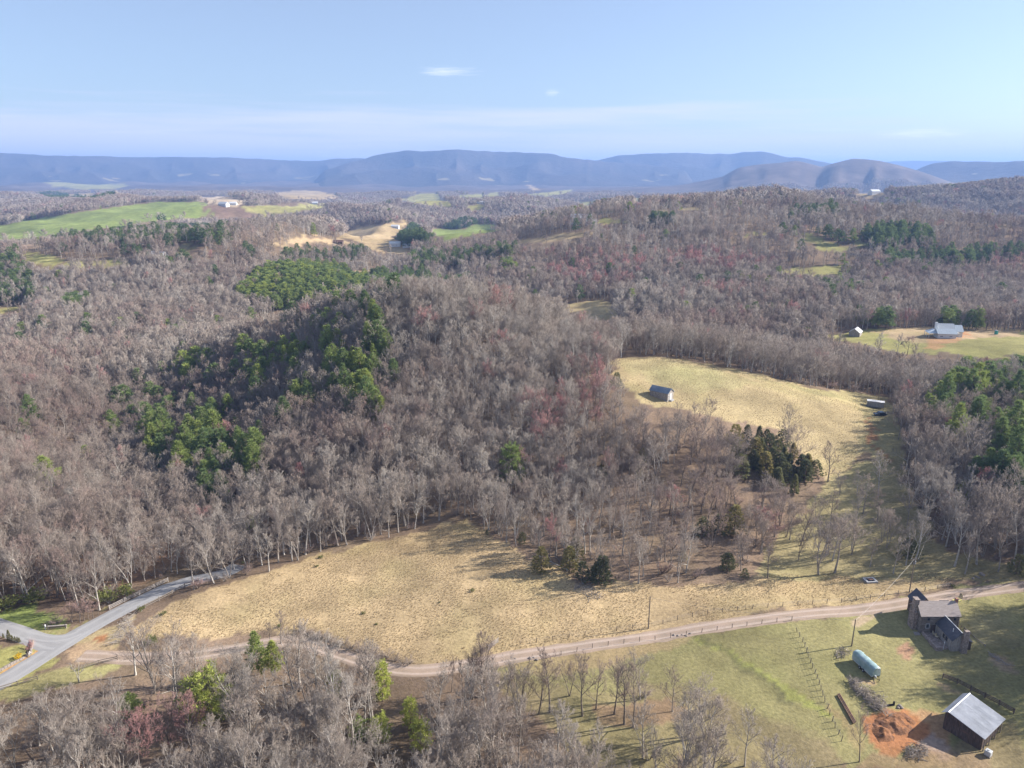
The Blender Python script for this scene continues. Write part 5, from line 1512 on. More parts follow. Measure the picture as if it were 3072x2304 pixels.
def car():
    p = gp(2640, 1247); t = thing('car', 'black car parked on the grass near the box trailer', 'car', p, .08)
    sec = [(-2.25, .45), (-2.3, .75), (-2.1, .95), (-1.2, 1.02), (-.6, 1.5), (1.1, 1.55), (1.95, 1.1), (2.25, 1.0), (2.3, .5), (2.1, .3), (-2.0, .3)]
    b = MB().prism(sec, 'y', -.88, .88).build('body', M_CARP, t, .05)
    for s in (-1, 1):
        MB().prism([(-.95, 1.05), (-.52, 1.43), (1.05, 1.47), (1.6, 1.08)], 'y', s * .885, s * .9).build('side_window', M_GLASS, t)
        MB().box(2.26, 2.33, s * .6 - .14, s * .6 + .14, .78, .92).build('tail_light', M_BRICK, t); MB().box(-2.33, -2.24, s * .6 - .16, s * .6 + .16, .68, .82).build('headlight', M_TANKW, t)
        for x in (-1.4, 1.4):
            w = MB().tube([(x, s * .72, .33), (x, s * .93, .33)], .34, 14).build('wheel', M_BLACK, t); MB().tube([(x, s * .9, .33), (x, s * .945, .33)], .2, 10).build('rim', M_CONC, w)
    MB().prism([(-1.2, 1.04), (-.66, 1.46), (-.6, 1.46), (-1.14, 1.04)], 'y', -.75, .75).build('windscreen', M_GLASS, t)
car()
def loo():
    p = gp(2988, 1003); t = thing('portable_toilet', 'green portable toilet cabin beside the drive of the white house', 'toilet', p, .3)
    MB().box(-.65, .65, -.65, .65, 0, 2.1).build('cabin', M_GREENP, t); MB().prism([(-.7, 2.1), (.7, 2.1), (.35, 2.4), (-.35, 2.4)], 'y', -.7, .7).build('roof', M_TANKW, t); MB().box(-.4, .4, -.69, -.64, .1, 1.95).build('door', M_GREENP, t)
loo()
def spring_box():
    p = gp(2610, 1743); t = thing('spring_box', 'pale concrete spring box with a dark opening on the grass', 'spring box', p, .1)
    m = MB(); m.box(-1.4, 1.4, -1.1, -.75, -.3, .4); m.box(-1.4, 1.4, .75, 1.1, -.3, .4); m.box(-1.4, -.9, -.75, .75, -.3, .4); m.box(.9, 1.4, -.75, .75, -.3, .4); m.build('rim', M_CONC, t)
    MB().box(-.9, .9, -.75, .75, -.3, .05).build('water', M_GLASS, t); MB().slab([(-.5, -.2, .5), (.6, -.3, .46), (.65, .35, .46), (-.45, .4, .5)], .06).build('lid', M_STEEL, t)
spring_box()
# far farm buildings
FAR = [(478, 775, 'white-roofed farmhouse beside the far left meadow', 15, M_WPAINT, M_PALEROOF), (1186, 684, 'white farmhouse on the tan hillside field', 14, M_WPAINT, M_WPAINT), (1185, 738, 'orange-lot farmhouse below the tan hillside', 13, M_WPAINT, M_PALEROOF), (1222, 741, 'small white farm shed below the tan hillside', 10, M_WPAINT, M_WPAINT),
       (1743, 668, 'long white barn beside a distant green field', 22, M_WPAINT, M_WPAINT), (1772, 672, 'small white barn next to the long white barn', 12, M_WPAINT, M_PALEROOF), (1442, 612, 'far white house by the valley fields', 18, M_WPAINT, M_WPAINT), (1473, 610, 'far white cottage left of the ridge', 16, M_WPAINT, M_PALEROOF), (1530, 604, 'far pale farmhouse among trees', 16, M_WPAINT, M_WPAINT),
       (672, 618, 'far white house beside the brown clearing', 20, M_WPAINT, M_PALEROOF), (945, 612, 'far white farmhouse beside pale fields', 20, M_WPAINT, M_WPAINT), (470, 540, 'tiny white house below the long ridge', 30, M_WPAINT, M_WPAINT), (2622, 582, 'far house on the field below the humped hill', 22, M_WPAINT, M_PALEROOF),
       (884, 944, 'low brick house in the forest clearing', 11, M_BRICK, M_SHING), (1015, 732, 'small brown barn on the orange field', 11, M_DKBOARD, M_STEEL), (700, 614, 'far white barn beside the brown clearing', 16, M_WPAINT, M_WPAINT)]
for u, v, lab, L_, wl, rf in FAR:
    shed('farmhouse' if 'house' in lab or 'cottage' in lab else 'farm_building', lab, u, v, rng.uniform(-.4, .4), L_, L_ * .55, L_ * .24, L_ * .42, wl, rf, False, 2, 'house' if 'house' in lab or 'cottage' in lab else 'barn', 0, -3)

# ------------------------------------------------------------------ poles, wires, fences
def pole(u, v, vt, label, mat=M_POLE, arm=True, rz=0.0, lean=0.0):
    p = gp(u, v)
    a, dy, dz = ray(u, vt); h = CAMH + p.y * dz / dy - p.z
    t = thing('utility_pole', label, 'utility pole', p, rz)
    MB().tube([(0, 0, -.6), (0, 0, h)], [.15, .10], 8).build('pole', mat, t)
    if arm:
        a_ = MB().box(-.9, .9, -.06, .06, h - .55, h - .42).build('crossarm', mat, t)
        for x in (-.8, .0, .8): MB().tube([(x, 0, h - .42), (x, 0, h - .22)], [.05, .03], 6).build('insulator', M_TANKW, a_)
        MB().tube([(.22, 0, h - 1.7), (.22, 0, h - 1.0)], .16, 8).build('transformer', M_CONC, t)
    return p + Vector((0, 0, h - .25))
tA_ = pole(2728, 1776, 1672, 'tall utility pole between the dirt road and the shaded grass')
tB_ = pole(2815, 1522, 1462, 'utility pole among the shaded trees right of the knoll')
tC_ = pole(1945, 1886, 1790, 'utility pole on the dirt road verge by the tan field', arm=False)
tD_ = pole(2555, 1938, 1858, 'thin service pole beside the covered trailer', arm=False)
tE_ = pole(2634, 1206, 1152, 'new yellowish pole behind the box trailer', M_NPOLE, False)
def wire(label, a, b, sag, offs=((0, 0),)):
    t = thing('power_line', label, 'wire', (a + b) / 2)
    c = (a + b) / 2
    for ox, oz in offs:
        pts = [a.lerp(b, k / 10) - c + Vector((ox, 0, oz - sag * 4 * (k / 10) * (1 - k / 10))) for k in range(11)]
        MB().tube(pts, .018, 4).build('wire', M_WIRE, t)
wire('wires strung up the slope between two utility poles', tA_, tB_, .8, ((-.8, 0), (.8, 0)))
wire('service wire from the tall pole to the thin service pole', tA_, tD_, .6)
wire('wire along the dirt road between two poles', tC_, tD_, 1.0)
def fence(name, label, pix, spacing, ph, mat, rails=(), wires=(), pw=.05, jitter=.03, seed=1, group=None):
    R = random.Random(seed)
    g = ground([p[0] for p in pix], [p[1] for p in pix])[:, :2]
    P = resample(g, spacing)
    o = gl(*P[0]); t = thing(name, label, 'fence', o, 0, group)
    tops = []
    pm = MB().box(-pw, pw, -pw, pw, -.4, ph); first = None
    for i, (x, y) in enumerate(P):
        q = gl(x, y) - o
        if first is None: first = pm.build('post', mat, t); ob = first
        else: ob = link(bpy.data.objects.new('post', first.data), t)
        ob.location = q; ob.rotation_euler = (R.gauss(0, jitter), R.gauss(0, jitter), math.atan2(*(P[min(i + 1, len(P) - 1)] - P[max(i - 1, 0)])[::-1])); ob.scale = (1, 1, R.uniform(.9, 1.08))
        tops.append(q)
    for i in range(len(tops) - 1):
        a, b = tops[i], tops[i + 1]
        for z in rails:
            d = (b - a); n = Vector((-d.y, d.x, 0)).normalized() * .04
            m = MB(); A0, B0 = a + Vector((0, 0, z)), b + Vector((0, 0, z + R.gauss(0, .02)))
            V = [p + s * n + Vector((0, 0, dz)) for p in (A0, B0) for s in (-1, 1) for dz in (0, .15)]
            m.add(V, [(0, 1, 3, 2), (4, 6, 7, 5), (0, 4, 5, 1), (2, 3, 7, 6), (1, 5, 7, 3), (0, 2, 6, 4)]); m.build('rail', mat, t)
    for z in wires:
        MB().tube([p + Vector((0, 0, z)) for p in tops], .012, 3).build('wire', M_WIRE, t)
    return t
fence('wire_fence', 'wire fence on posts crossing the green pasture', cR([(-25, 540), (20, 620), (100, 830), (160, 980), (215, 1150), (270, 1290), (340, 1440)]), 1.5, 1.25, M_POST, wires=(.5, .8, 1.1), pw=.05, jitter=.08, seed=2)
fence('wire_fence', 'wire fence along the pasture side of the dirt road', [(1490, 2010), (1640, 1975), (1800, 1940), (2000, 1915), (2150, 1892), (2280, 1873), (2375, 1862)], 3.2, 1.15, M_POST, wires=(.5, .8, 1.05), seed=3)
fence('wire_fence', 'wire fence along the tan field side of the dirt road', [(1560, 1935), (1700, 1915), (1850, 1893), (1945, 1882), (2050, 1855), (2200, 1832), (2400, 1815), (2600, 1798), (2740, 1780), (2850, 1760)], 3.4, 1.15, M_POST, wires=(.5, .8, 1.05), seed=4)
fence('board_fence', 'pale board fence on the wooded side of the paved road', cJ([(1215, 405), (1400, 310), (1540, 245), (1690, 175), (1860, 95)]), 2.4, 1.25, M_PALEPOST, rails=(.3, .65, 1.0), pw=.08, seed=5)
fence('board_fence', 'pinkish board fence between the paved road and the tan field', cJ([(1610, 385), (1800, 285), (1960, 200), (2090, 130), (2200, 105)]), 2.4, 1.15, M_POST, rails=(.35, .75), pw=.07, seed=6)
fence('rail_fence', 'dark rail fence under trees below the paved road', cJ([(-30, 1310), (120, 1260), (270, 1220), (420, 1180)]), 2.2, 1.15, M_POST, rails=(.4, .85), seed=7)
fence('rail_fence', 'dark rail fence beside the dirt road entrance', cJ([(880, 1075), (1020, 1025), (1180, 980), (1300, 960)]), 2.2, 1.1, M_POST, rails=(.4, .8), seed=8)
fence('rail_fence', 'dark rail fence running behind the barn roof', cR([(1175, 920), (1290, 960), (1400, 1020), (1600, 1120), (1760, 1210)]), 1.8, 1.2, M_DKBOARD, rails=(.3, .6, .9), pw=.09, seed=9)
fence('rail_fence', 'low pale rails on the grass right of the log house', cR([(1355, 510), (1420, 570), (1470, 620), (1525, 655)]), 1.6, .35, M_PALEPOST, rails=(.12,), pw=.08, seed=10)

def rock_mesh(seed, s=1.0):
    R = random.Random(seed); bm = bmesh.new(); bmesh.ops.create_icosphere(bm, subdivisions=2, radius=1)
    off = [Vector((R.uniform(-1, 1), R.uniform(-1, 1), R.uniform(-1, 1))).normalized() for _ in range(6)]
    for v in bm.verts:
        k = 1
        for o in off: k -= .35 * max(0, v.co.dot(o) - .55)
        v.co *= k; v.co.z *= .7
    me = bpy.data.meshes.new('rock'); bm.to_mesh(me); bm.free(); me.materials.append(M_ROCK); return me
RK = [rock_mesh(i) for i in range(4)]
def rocks(group, label, pts, smin, smax, seed):
    R = random.Random(seed)
    for u, v in pts:
        p = gp(u, v); o = link(bpy.data.objects.new('rock', RK[R.randrange(4)])); s = R.uniform(smin, smax)
        o.location = p + Vector((0, 0, s * .2)); o.scale = (s, s * R.uniform(.8, 1.2), s); o.rotation_euler = (0, 0, R.uniform(0, 6)); tag(o, label, 'rock', group)
rocks('rocks by the pasture gate', 'pale boulder on the road verge above the green pasture', [(2022, 1906), (2034, 1908), (2046, 1905), (2058, 1908), (2070, 1902)], .2, .4, 1)
rocks('rocks under the roadside trees', 'boulder on the road verge under bare trees', [(1533, 1972), (1546, 1976), (1590, 1976), (1602, 1974), (1611, 1980)], .2, .42, 2)
rocks('stones by the dug earth', 'grey stone beside the dug orange earth', [(2698, 2118), (2704, 2124), (2694, 2124)], .3, .5, 3)
rocks('white stones near the shed', 'white stone lying in shaded grass by the dirt road', [(2920, 1736), (2928, 1730), (2936, 1734), (2943, 1722), (2950, 1726)], .3, .6, 4)

def stick_pile(name, label, cat, pix, n, L_, seed, mat=M_STICK, h=1.2, along=None):
    R = random.Random(seed)
    g = ground([p[0] for p in pix], [p[1] for p in pix])
    c = g.mean(0); o = Vector(c); m = MB()
    lo, hi = g[:, :2].min(0), g[:, :2].max(0)
    k = 0
    while k < n:
        x, y = R.uniform(lo[0], hi[0]), R.uniform(lo[1], hi[1])
        if not inpoly(np.array([x]), np.array([y]), g[:, :2])[0]: continue
        k += 1
        z = gl(x, y).z - o.z + R.random() ** 1.5 * h
        a = R.uniform(0, 6.28) if along is None else along + R.gauss(0, .25)
        l = L_ * R.uniform(.4, 1.2); d = Vector((math.cos(a), math.sin(a), R.gauss(.08, .28)))
        b = Vector((x - o.x, y - o.y, z)); r = R.uniform(.015, .06)
        m.tube([b - d * l / 2, b + d * l * .1 + Vector((0, 0, R.gauss(0, .06))), b + d * l / 2], [r, r * .8, r * .3], 4)
    ob = m.build(name, mat); ob.location = o; return tag(ob, label, cat)
stick_pile('brush_pile', 'grey heap of cut brush between the trailer and the dug earth', 'brush pile', cR([(390, 940), (500, 960), (600, 1040), (700, 1100), (700, 1180), (620, 1220), (540, 1140), (470, 1060), (400, 990)]), 420, 1.5, 1, h=1.1)
stick_pile('brush_pile', 'small brush heap left of the covered trailer', 'brush pile', cR([(285, 690), (370, 670), (420, 700), (400, 750), (300, 770)]), 120, 1.2, 2, h=.8)
stick_pile('brush_pile', 'dark brush heap at the edge of the orange earth', 'brush pile', cR([(880, 1480), (1000, 1460), (1060, 1520), (1040, 1600), (900, 1590), (850, 1540)]), 200, 1.4, 3, h=1.0)
stick_pile('rail_pile', 'long pile of old split rails beside the paved road', 'rail pile', cJ([(1430, 460), (1490, 450), (1400, 620), (1300, 800), (1220, 830), (1280, 680), (1350, 560)]), 120, 3.2, 4, M_STICK, .5, .75)
stick_pile('log_stack', 'stack of grey poles lying on the grass by the fence', 'logs', cR([(1560, 720), (1600, 715), (1720, 820), (1690, 830)]), 26, 2.6, 5, M_PALEPOST, .35, -.75)
stick_pile('brush_pile', 'fallen branches under the cedars at the field edge', 'brush pile', crop(1400, 1650, .4973, [(640, 220), (720, 190), (830, 290), (740, 300)]), 140, 2.4, 6, h=.5)
stick_pile('brush_pile', 'brushy bank on the bend of the dirt road', 'brush pile', crop(700, 1750, .3617, [(560, 400), (700, 420), (900, 500), (990, 560), (900, 590), (700, 500)]), 220, 1.3, 7, h=.6)
for k, (a, b) in enumerate((((305, 1062), (440, 1300)), ((314, 1058), (450, 1296)), ((324, 1058), (456, 1288)))):
    A_, B_ = gp(*cR([a])[0]), gp(*cR([b])[0])
    o = MB().tube([Vector((0, 0, .2 + .05 * k)), (B_ - A_) + Vector((0, 0, .22 + .05 * k))], .11, 8).build('steel_pipe', M_STEEL); o.location = A_
    tag(o, 'long rusty steel pipe lying in the grass beside the fence', 'pipe', 'rusty pipes')
cp1 = gp(*cR([(700, 1150)])[0]); cp2 = gp(*cR([(772, 1142)])[0])
cpo = thing('drain_pipe', 'dark bent drain pipe sticking up beside the dug earth', 'pipe', cp1)
MB().tube([(0, 0, .15), (cp2 - cp1) + Vector((0, 0, .2))], .16, 10).build('pipe', M_BLACK, cpo); MB().tube([(cp2 - cp1) + Vector((0, 0, -.1)), (cp2 - cp1) + Vector((0, 0, .8))], .18, 10).build('riser', M_BLACK, cpo)
# heap of dug earth
def earth():
    g = ground(*zip(*densify(cR([(575, 1275), (700, 1195), (860, 1190), (930, 1250), (1000, 1330), (900, 1380), (800, 1420), (720, 1500), (640, 1450), (580, 1350)]), 6)))[:, :2]
    lo, hi = g.min(0), g.max(0); n = 46
    X, Y = np.meshgrid(np.linspace(lo[0] - .5, hi[0] + .5, n), np.linspace(lo[1] - .5, hi[1] + .5, n))
    d = np.full(X.shape, 1e9)
    for q in g: d = np.minimum(d, np.hypot(X - q[0], Y - q[1]))
    d = np.where(inpoly(X, Y, g), d, -d)
    Z = H(X, Y) + np.clip(d, -.4, 1.8) * .26 * (1 + .8 * fbm(X / 1.3, Y / 1.3, 5, 3)) - .08
    c = (X.mean(), Y.mean(), 0)
    o = link(bpy.data.objects.new('dirt_heap', np_mesh('dirt_heap', np.stack([X.ravel() - c[0], Y.ravel() - c[1], Z.ravel()], 1), grid_faces(n, n), [M_EARTH], True))); o.location = c
    tag(o, 'freshly dug heap of bright orange earth beside the barn', 'dirt heap')
earth()
# entrance wall, sign and mailboxes at the junction
Rw = random.Random(11)
pw_ = resample(ground(*zip(*cJ([(365, 765), (352, 820), (340, 890), (230, 960), (100, 1030), (0, 1085), (-120, 1140)])))[:, :2], .55)
o0 = gl(*pw_[0]); ew = thing('entrance_wall', 'low curved stone wall edging the lawn at the road junction', 'wall', o0)
blk = MB().box(-.3, .3, -.22, .22, -.2, .55).build('stone', M_ROCK, ew, .05)
for i, (x, y) in enumerate(pw_):
    ob = blk if i == 0 else link(bpy.data.objects.new('stone', blk.data), ew)
    dd = pw_[min(i + 1, len(pw_) - 1)] - pw_[max(i - 1, 0)]
    ob.location = gl(x, y) - o0; ob.rotation_euler = (0, 0, math.atan2(dd[1], dd[0])); ob.scale = (1, Rw.uniform(.85, 1.15), Rw.uniform(.8, 1.15))
sg = thing('entrance_sign', 'long low wooden entrance sign under dark shrubs by the side road', 'sign', gp(*cJ([(635, 612)])[0]), .15)
MB().box(-2.0, 2.0, -.12, .12, .25, .75).build('board', M_POST, sg); MB().box(-2.1, 2.1, -.2, .2, .75, .84).build('cap', M_PALEPOST, sg)
for x in (-1.8, 1.8): MB().box(x - .12, x + .12, -.15, .15, -.3, .9).build('post', M_PALEPOST, sg)
gpst = thing('marker_post', 'white marker post beside the entrance sign', 'post', gp(*cJ([(505, 618)])[0]))
MB().box(-.12, .12, -.12, .12, -.2, 1.0).build('post', M_WPAINT, gpst); MB().prism([(-.16, 1.0), (.16, 1.0), (0, 1.15)], 'y', -.16, .16).build('cap', M_WPAINT, gpst)
for k, (x, lab) in enumerate(((308, 'dark mailbox on a post by the junction'), (338, 'white mailbox on a post by the junction'))):
    mbx = thing('mailbox', lab, 'mailbox', gp(*cJ([(x, 925)])[0]), .6)
    MB().box(-.06, .06, -.06, .06, -.2, 1.0).build('post', M_PALEPOST, mbx); bx_ = MB().prism([(-.14, 1.0), (.14, 1.0), (.14, 1.15), (0, 1.27), (-.14, 1.15)], 'y', -.3, .3).build('box', M_BLACK if k == 0 else M_WPAINT, mbx); MB().box(.145, .165, -.1, 0, 1.1, 1.35).build('flag', M_BRICK, bx_)
gt = thing('field_gate', 'pale wooden gate standing open by the dirt road', 'gate', gp(1480, 1940), .9)
for z in (.3, .6, .9, 1.2): MB().box(-1.6, 1.6, -.03, .03, z, z + .12).build('bar', M_PALEPOST, gt)
for x in (-1.6, 1.6): MB().box(x - .06, x + .06, -.05, .05, -.3, 1.4).build('upright', M_PALEPOST, gt)

# ------------------------------------------------------------------ trees and shrubs placed one by one
def ex(key, uv, vt, label, name='bare_tree', cat='tree', group=None, tint=.4, wide=1.0):
    p = gp(*uv); a, dy, dz = ray(uv[0], vt)
    h = max(.4, CAMH + p.y * dz / dy - p.z)
    return plant(key, name, label, cat, group, p - Vector((0, 0, .1)), h, rng.uniform(0, 6.28), tint, wide)
T1 = lambda x, y: (1400 + .4973 * x, 1650 + .4973 * y)
T2 = lambda x, y: (700 + .3617 * x, 1750 + .3617 * y)
T3 = lambda x, y: (.3943 * x, 1650 + .3943 * y)
T4 = lambda x, y: (2200 + .3942 * x, 1250 + .3942 * y)
T5 = lambda x, y: (1700 + .4521 * x, 1000 + .4521 * y)
for i, (bx_, by_, ty) in enumerate([(95, 880, 520), (35, 900, 610), (500, 980, 600), (310, 1000, 650), (890, 990, 640), (950, 1050, 650), (1005, 1070, 720), (700, 1000, 640), (620, 880, 620), (170, 900, 700), (780, 960, 680), (240, 960, 680), (430, 990, 660)]):
    ex(('bare', i % NB), T1(bx_, by_), T1(0, ty)[1], 'dark-stemmed bare tree standing between the dirt road and the lower wood', group='bare trees below the dirt road bend', tint=.62, wide=.95)
ex(('spread', 0), T1(1240, 975), T1(0, 765)[1], 'small crooked bare tree alone in the green pasture', tint=.6)
ex(('bare', 3), T1(1435, 1130), T1(0, 745)[1], 'grey bare tree with a wide crown in the green pasture', tint=.35, wide=1.3)
for i, (bx_, by_, ty) in enumerate([(1090, 730, 480), (460, 530, 380), (395, 500, 240), (310, 500, 320)]):
    ex(('bare', (i * 2 + 1) % NB), T2(bx_, by_), T2(0, ty)[1], 'bare tree on the inner bend of the dirt road', group='bare trees on the dirt road bend', tint=.6)
for i, (bx_, by_, ty) in enumerate([(1810, 900, 600), (1900, 980, 650), (1970, 950, 560), (2065, 940, 430)]):
    ex(('bare', (i * 2) % NB), T2(bx_, by_), T2(0, ty)[1], 'tall dark-trunked bare tree below the dirt road fence', group='tall dark trees below the road', tint=.68, wide=.75)
ex(('bare', 0), T2(1240, 950), T2(0, 660)[1], 'bright', tint=0) if False else None
for k, (key, x, yb, yt, w, tn, lab) in enumerate([(('rpine', 1), 1240, 980, 660, .8, .97, 'slender bright green pine below the dirt road bend'), (('rpine', 1), 1470, 1200, 960, .9, 1.0, 'bright yellow-green pine in the lower wood'), (('rpine', 0), 1560, 1400, 1150, .85, .97, 'broad yellow-green pine in the lower wood'),
                                               (('rpine', 0), 1050, 1330, 1130, 1.0, .6, 'low dark green pine in the lower wood'), (('rpine', 0), 1230, 1320, 1100, .9, .9, 'light green young pine in the lower wood'), (('pine', 2), 350, 800, 470, .9, .85, 'pale green slender pine above the lower wood'), (('pine', 1), 210, 760, 400, .8, .65, 'green pine behind bare trees by the dirt road'), (('rpine', 1), 860, 1000, 740, .9, .85, 'pale green pine among grey trees of the lower wood')]):
    ex(key, T2(x, yb), T2(0, yt)[1], lab, 'pine_tree', 'pine tree', tint=tn, wide=w)
ex(('rpine', 0), T3(1600, 1310), T3(0, 940)[1], 'big rounded bright green pine in the lower left wood', 'pine_tree', 'pine tree', tint=.9, wide=1.15)
ex(('pine', 3), T3(1000, 1290), T3(0, 1080)[1], 'small bluish green pine in the lower left wood', 'pine_tree', 'pine tree', tint=.62, wide=1.5)
ex(('spread', 1), T3(1290, 1480), T3(0, 1120)[1], 'round-crowned pinkish bare tree beside the bright pine', tint=.8)
ex(('spread', 0), T3(1060, 1680), T3(0, 1250)[1], 'round-crowned reddish bare tree in the lower left wood', tint=.93)
ex(('spread', 2), T3(110, 1660), T3(0, 1250)[1], 'pale grey many-stemmed bare tree in the lower left corner wood', tint=.08)
ex(('dead', 0), T3(1030, 950), T3(0, 540)[1], 'tall white dead tree leaning beside the rail pile', 'dead_tree', tint=0.0)
ex(('dead', 1), T3(600, 1000), T3(0, 780)[1], 'pale crooked dead tree beside the dirt road entrance', 'dead_tree', tint=.05, wide=1.3)
ex(('spread', 2), T2(1200, 1560), T2(0, 1270)[1], 'dense grey-green dome-crowned tree at the foot of the wood', tint=.15, wide=1.1)
for i, (bx_, by_, ty, w, lab) in enumerate([(1720, 490, 80, 1.25, 'huge spreading bare tree in front of dark pines'), (1340, 690, 340, 1.0, 'broad bare tree in shade at the foot of the knoll'), (1990, 1010, 540, 1.0, 'broad bare tree beside the shaded lane'), (2150, 850, 430, 1.0, 'wide bare tree at the right edge wood'), (1500, 420, 60, 1.0, 'wide grey bare tree left of the huge spreading tree')]):
    ex(('spread', i % 3), T4(bx_, by_), T4(0, ty)[1], lab, tint=(.3, .35, .4, .3, .4)[i], wide=w)
for i, (bx_, by_, ty) in enumerate([(650, 1200, 720), (770, 1190, 780), (260, 1230, 950), (430, 935, 700), (985, 740, 470), (1095, 800, 560), (1040, 1140, 930), (900, 1050, 800), (560, 940, 740), (810, 600, 420), (1770, 1150, 960), (350, 800, 620), (700, 1060, 760), (1150, 900, 720), (1190, 880, 700)]):
    ex(('bare', (i * 4 + 3) % NB), T4(bx_, by_), T4(0, ty)[1], 'open-grown bare tree on the grass below the knoll', group='bare trees on the grass below the knoll', tint=.4 + .2 * (i % 3) / 2, wide=1.2)
ex(('dead', 1), T4(735, 1075), T4(0, 930)[1], 'short white dead trunk among bare trees on the grass', 'dead_tree', tint=0.0, wide=.5)
ex(('spread', 0), T4(410, 235), T4(0, -50)[1], 'lone bare tree on the edge of the knoll meadow above the cedars', tint=.35, wide=.75)
ex(('pine', 1), T4(1715, 700), T4(0, 490)[1], 'light green pine beside the utility pole in shade', 'pine_tree', 'pine tree', tint=.75)
for i, (x, yb, yt) in enumerate([(740, 610, 470), (850, 620, 460), (945, 590, 430), (600, 590, 500), (530, 580, 480)]):
    ex(('spread', i % 3), T5(x, yb), T5(0, yt)[1], 'gnarled bare tree on the upper edge of the knoll wood', group='gnarled trees at the knoll edge', tint=.5, wide=.8)
CED = [T4(*q) + (T4(0, q[1] - s)[1],) for q, s in [((100, 190), 130), ((200, 290), 130), ((150, 400), 150), ((240, 450), 180), ((330, 330), 150), ((420, 430), 150), ((540, 500), 170), ((620, 450), 120), ((460, 590), 150), ((20, 330), 150), ((270, 270), 140), ((450, 320), 120), ((560, 400), 120), ((60, 460), 170), ((340, 540), 150), ((510, 440), 150), ((390, 500), 150), ((190, 200), 130), ((290, 400), 160), ((10, 200), 140)]]
rc_ = random.Random(8)
CED += [T4(x, y) + (T4(0, y - s)[1],) for x, y, s in [(rc_.uniform(0, 330) + k * 18, rc_.uniform(180, 330) + k * 16, rc_.uniform(95, 170)) for k in range(17)]]
for i, (u_, v_, t__) in enumerate(CED):
    lab = '%s %s %s cedar %s' % ('tall' if v_ - t__ > 58 else ('short' if v_ - t__ < 48 else 'middling'), ('rounded', 'squat', 'narrow')[i % 3], 'rusty' if i % 8 == 3 else ('blackish', 'dark olive', 'olive', 'olive', 'mossy olive')[i % 5],
                                'on the meadow side of the cedar clump' if v_ < 1250 + .3942 * (130 + .55 * (u_ - 2200) / .3942) else 'on the wood side of the cedar clump')
    ex(('cedar', i % 3), (u_, v_), t__, lab, 'cedar_tree', 'cedar tree', 'cedars: ' + lab, .8 if i % 8 == 3 else .05 + .1 * (i % 5), 1.1 + .1 * (i % 4))
for q, s, lab, tn, k in [((330, 350), 90, 'lone dark cedar beside red budding trees above the cabin', .3, 1), ((1110, 1330), 190, 'tall olive green cedar in the open wood', .75, 0), ((900, 1340), 120, 'dark cedar left of the tall olive cedar', .1, 1), ((1000, 1330), 130, 'squat dark cedar beside the tall olive cedar', .1, 1), ((1060, 1570), 110, 'dark cedar at the lower edge of the open wood', .15, 1), ((60, 1500), 150, 'brownish cedar low in the open wood', .6, 0), ((500, 860), 100, 'olive cedar among trees below the cabin', .6, 0), ((230, 1650), 170, 'dark cedar by the fallen branches', .05, 1),
                        ((480, 960), 100, 'small olive cedar in the upper open wood', .55, 2), ((1180, 1620), 60, 'little round cedar at the field edge', .2, 1), ((240, 950), 110, 'hazy olive cedar halfway up the open wood', .6, 2)]:
    ex(('cedar', k), T5(*q), T5(0, q[1] - s)[1], lab, 'cedar_tree', 'cedar tree', None, tn, 1.25)
for q, s, lab, tn, k in [((450, 130), 150, 'tall brownish cedar at the tan field edge', .75, 0), ((620, 130), 150, 'brown-green cedar beside the tan field', .7, 0), ((700, 180), 110, 'wide dark cedar over the fallen branches', .1, 1), ((800, 190), 130, 'dark cedar spilling onto the tan field', .05, 1), ((1580, 110), 90, 'solitary dark cedar near the bare roadside trees', .2, 1), ((1310, 60), 50, 'yellowish little cedar at the wood edge', .8, 1)]:
    ex(('cedar', k), T1(*q), T1(0, q[1] - s)[1], lab, 'cedar_tree', 'cedar tree', None, tn, 1.25)
ex(('cedar', 1), T4(1330, 1075), T4(0, 915)[1], 'solitary dark cedar on the shaded grass below the pole', 'cedar_tree', 'cedar tree', None, .12, 1.3)
ex(('cedar', 1), T4(2150, 1200), T4(0, 1050)[1], 'olive cedar on the far side of the dirt road', 'cedar_tree', 'cedar tree', None, .5, 1.2)
ex(('cedar', 1), (2882, 1793), 1780, 'small round dark shrub behind the log house', 'shrub', 'shrub', None, .2, 1.2)
ex(('cedar', 0), crop(800, 850, .5123, [(1290, 1470)])[0], 1588, 'dark reddish cedar at the top edge of the tan field', 'cedar_tree', 'cedar tree', None, .35, 1.1)
ex(('cedar', 1), crop(800, 850, .5123, [(1495, 1520)])[0], 1596, 'small dark cedar at the edge of the hillside wood', 'cedar_tree', 'cedar tree', None, .15, 1.2)
ex(('rpine', 0), crop(800, 850, .5123, [(1440, 1180)])[0], 1340, 'round olive green pine alone on the wooded hillside', 'pine_tree', 'pine tree', None, .55, .9)
# lone pines of the left wood, by the spot where the crown shows
for x, yb, yt, tn, w in [(580, 300, 190, .35, 1), (640, 240, 160, .3, 1), (1000, 330, 230, .3, 1), (475, 410, 340, .5, 1.2), (185, 830, 650, .4, 1.1), (150, 920, 790, .5, 1.3), (290, 1260, 1010, .7, 1.3), (525, 1120, 950, .6, 1.2), (1475, 1460, 1330, .75, 1.1), (1370, 770, 630, .7, .9), (1640, 960, 760, .55, .9), (1265, 700, 590, .85, .8), (1010, 200, 160, .3, 1.2), (1490, 560, 480, .65, 1.)]:
    u_, v_ = c4([(x, yb)])[0]
    ex(('pine', int(x) % 4), (u_, v_), c4([(0, yt)])[0][1], 'solitary %s pine rising from the bare left-hand wood' % ('dark' if tn < .4 else ('green' if tn < .65 else 'yellow-green')), 'pine_tree', 'pine tree', 'lone pines of the left wood, %s' % ('dark' if tn < .4 else ('green' if tn < .65 else 'yellow-green')), tn, w)
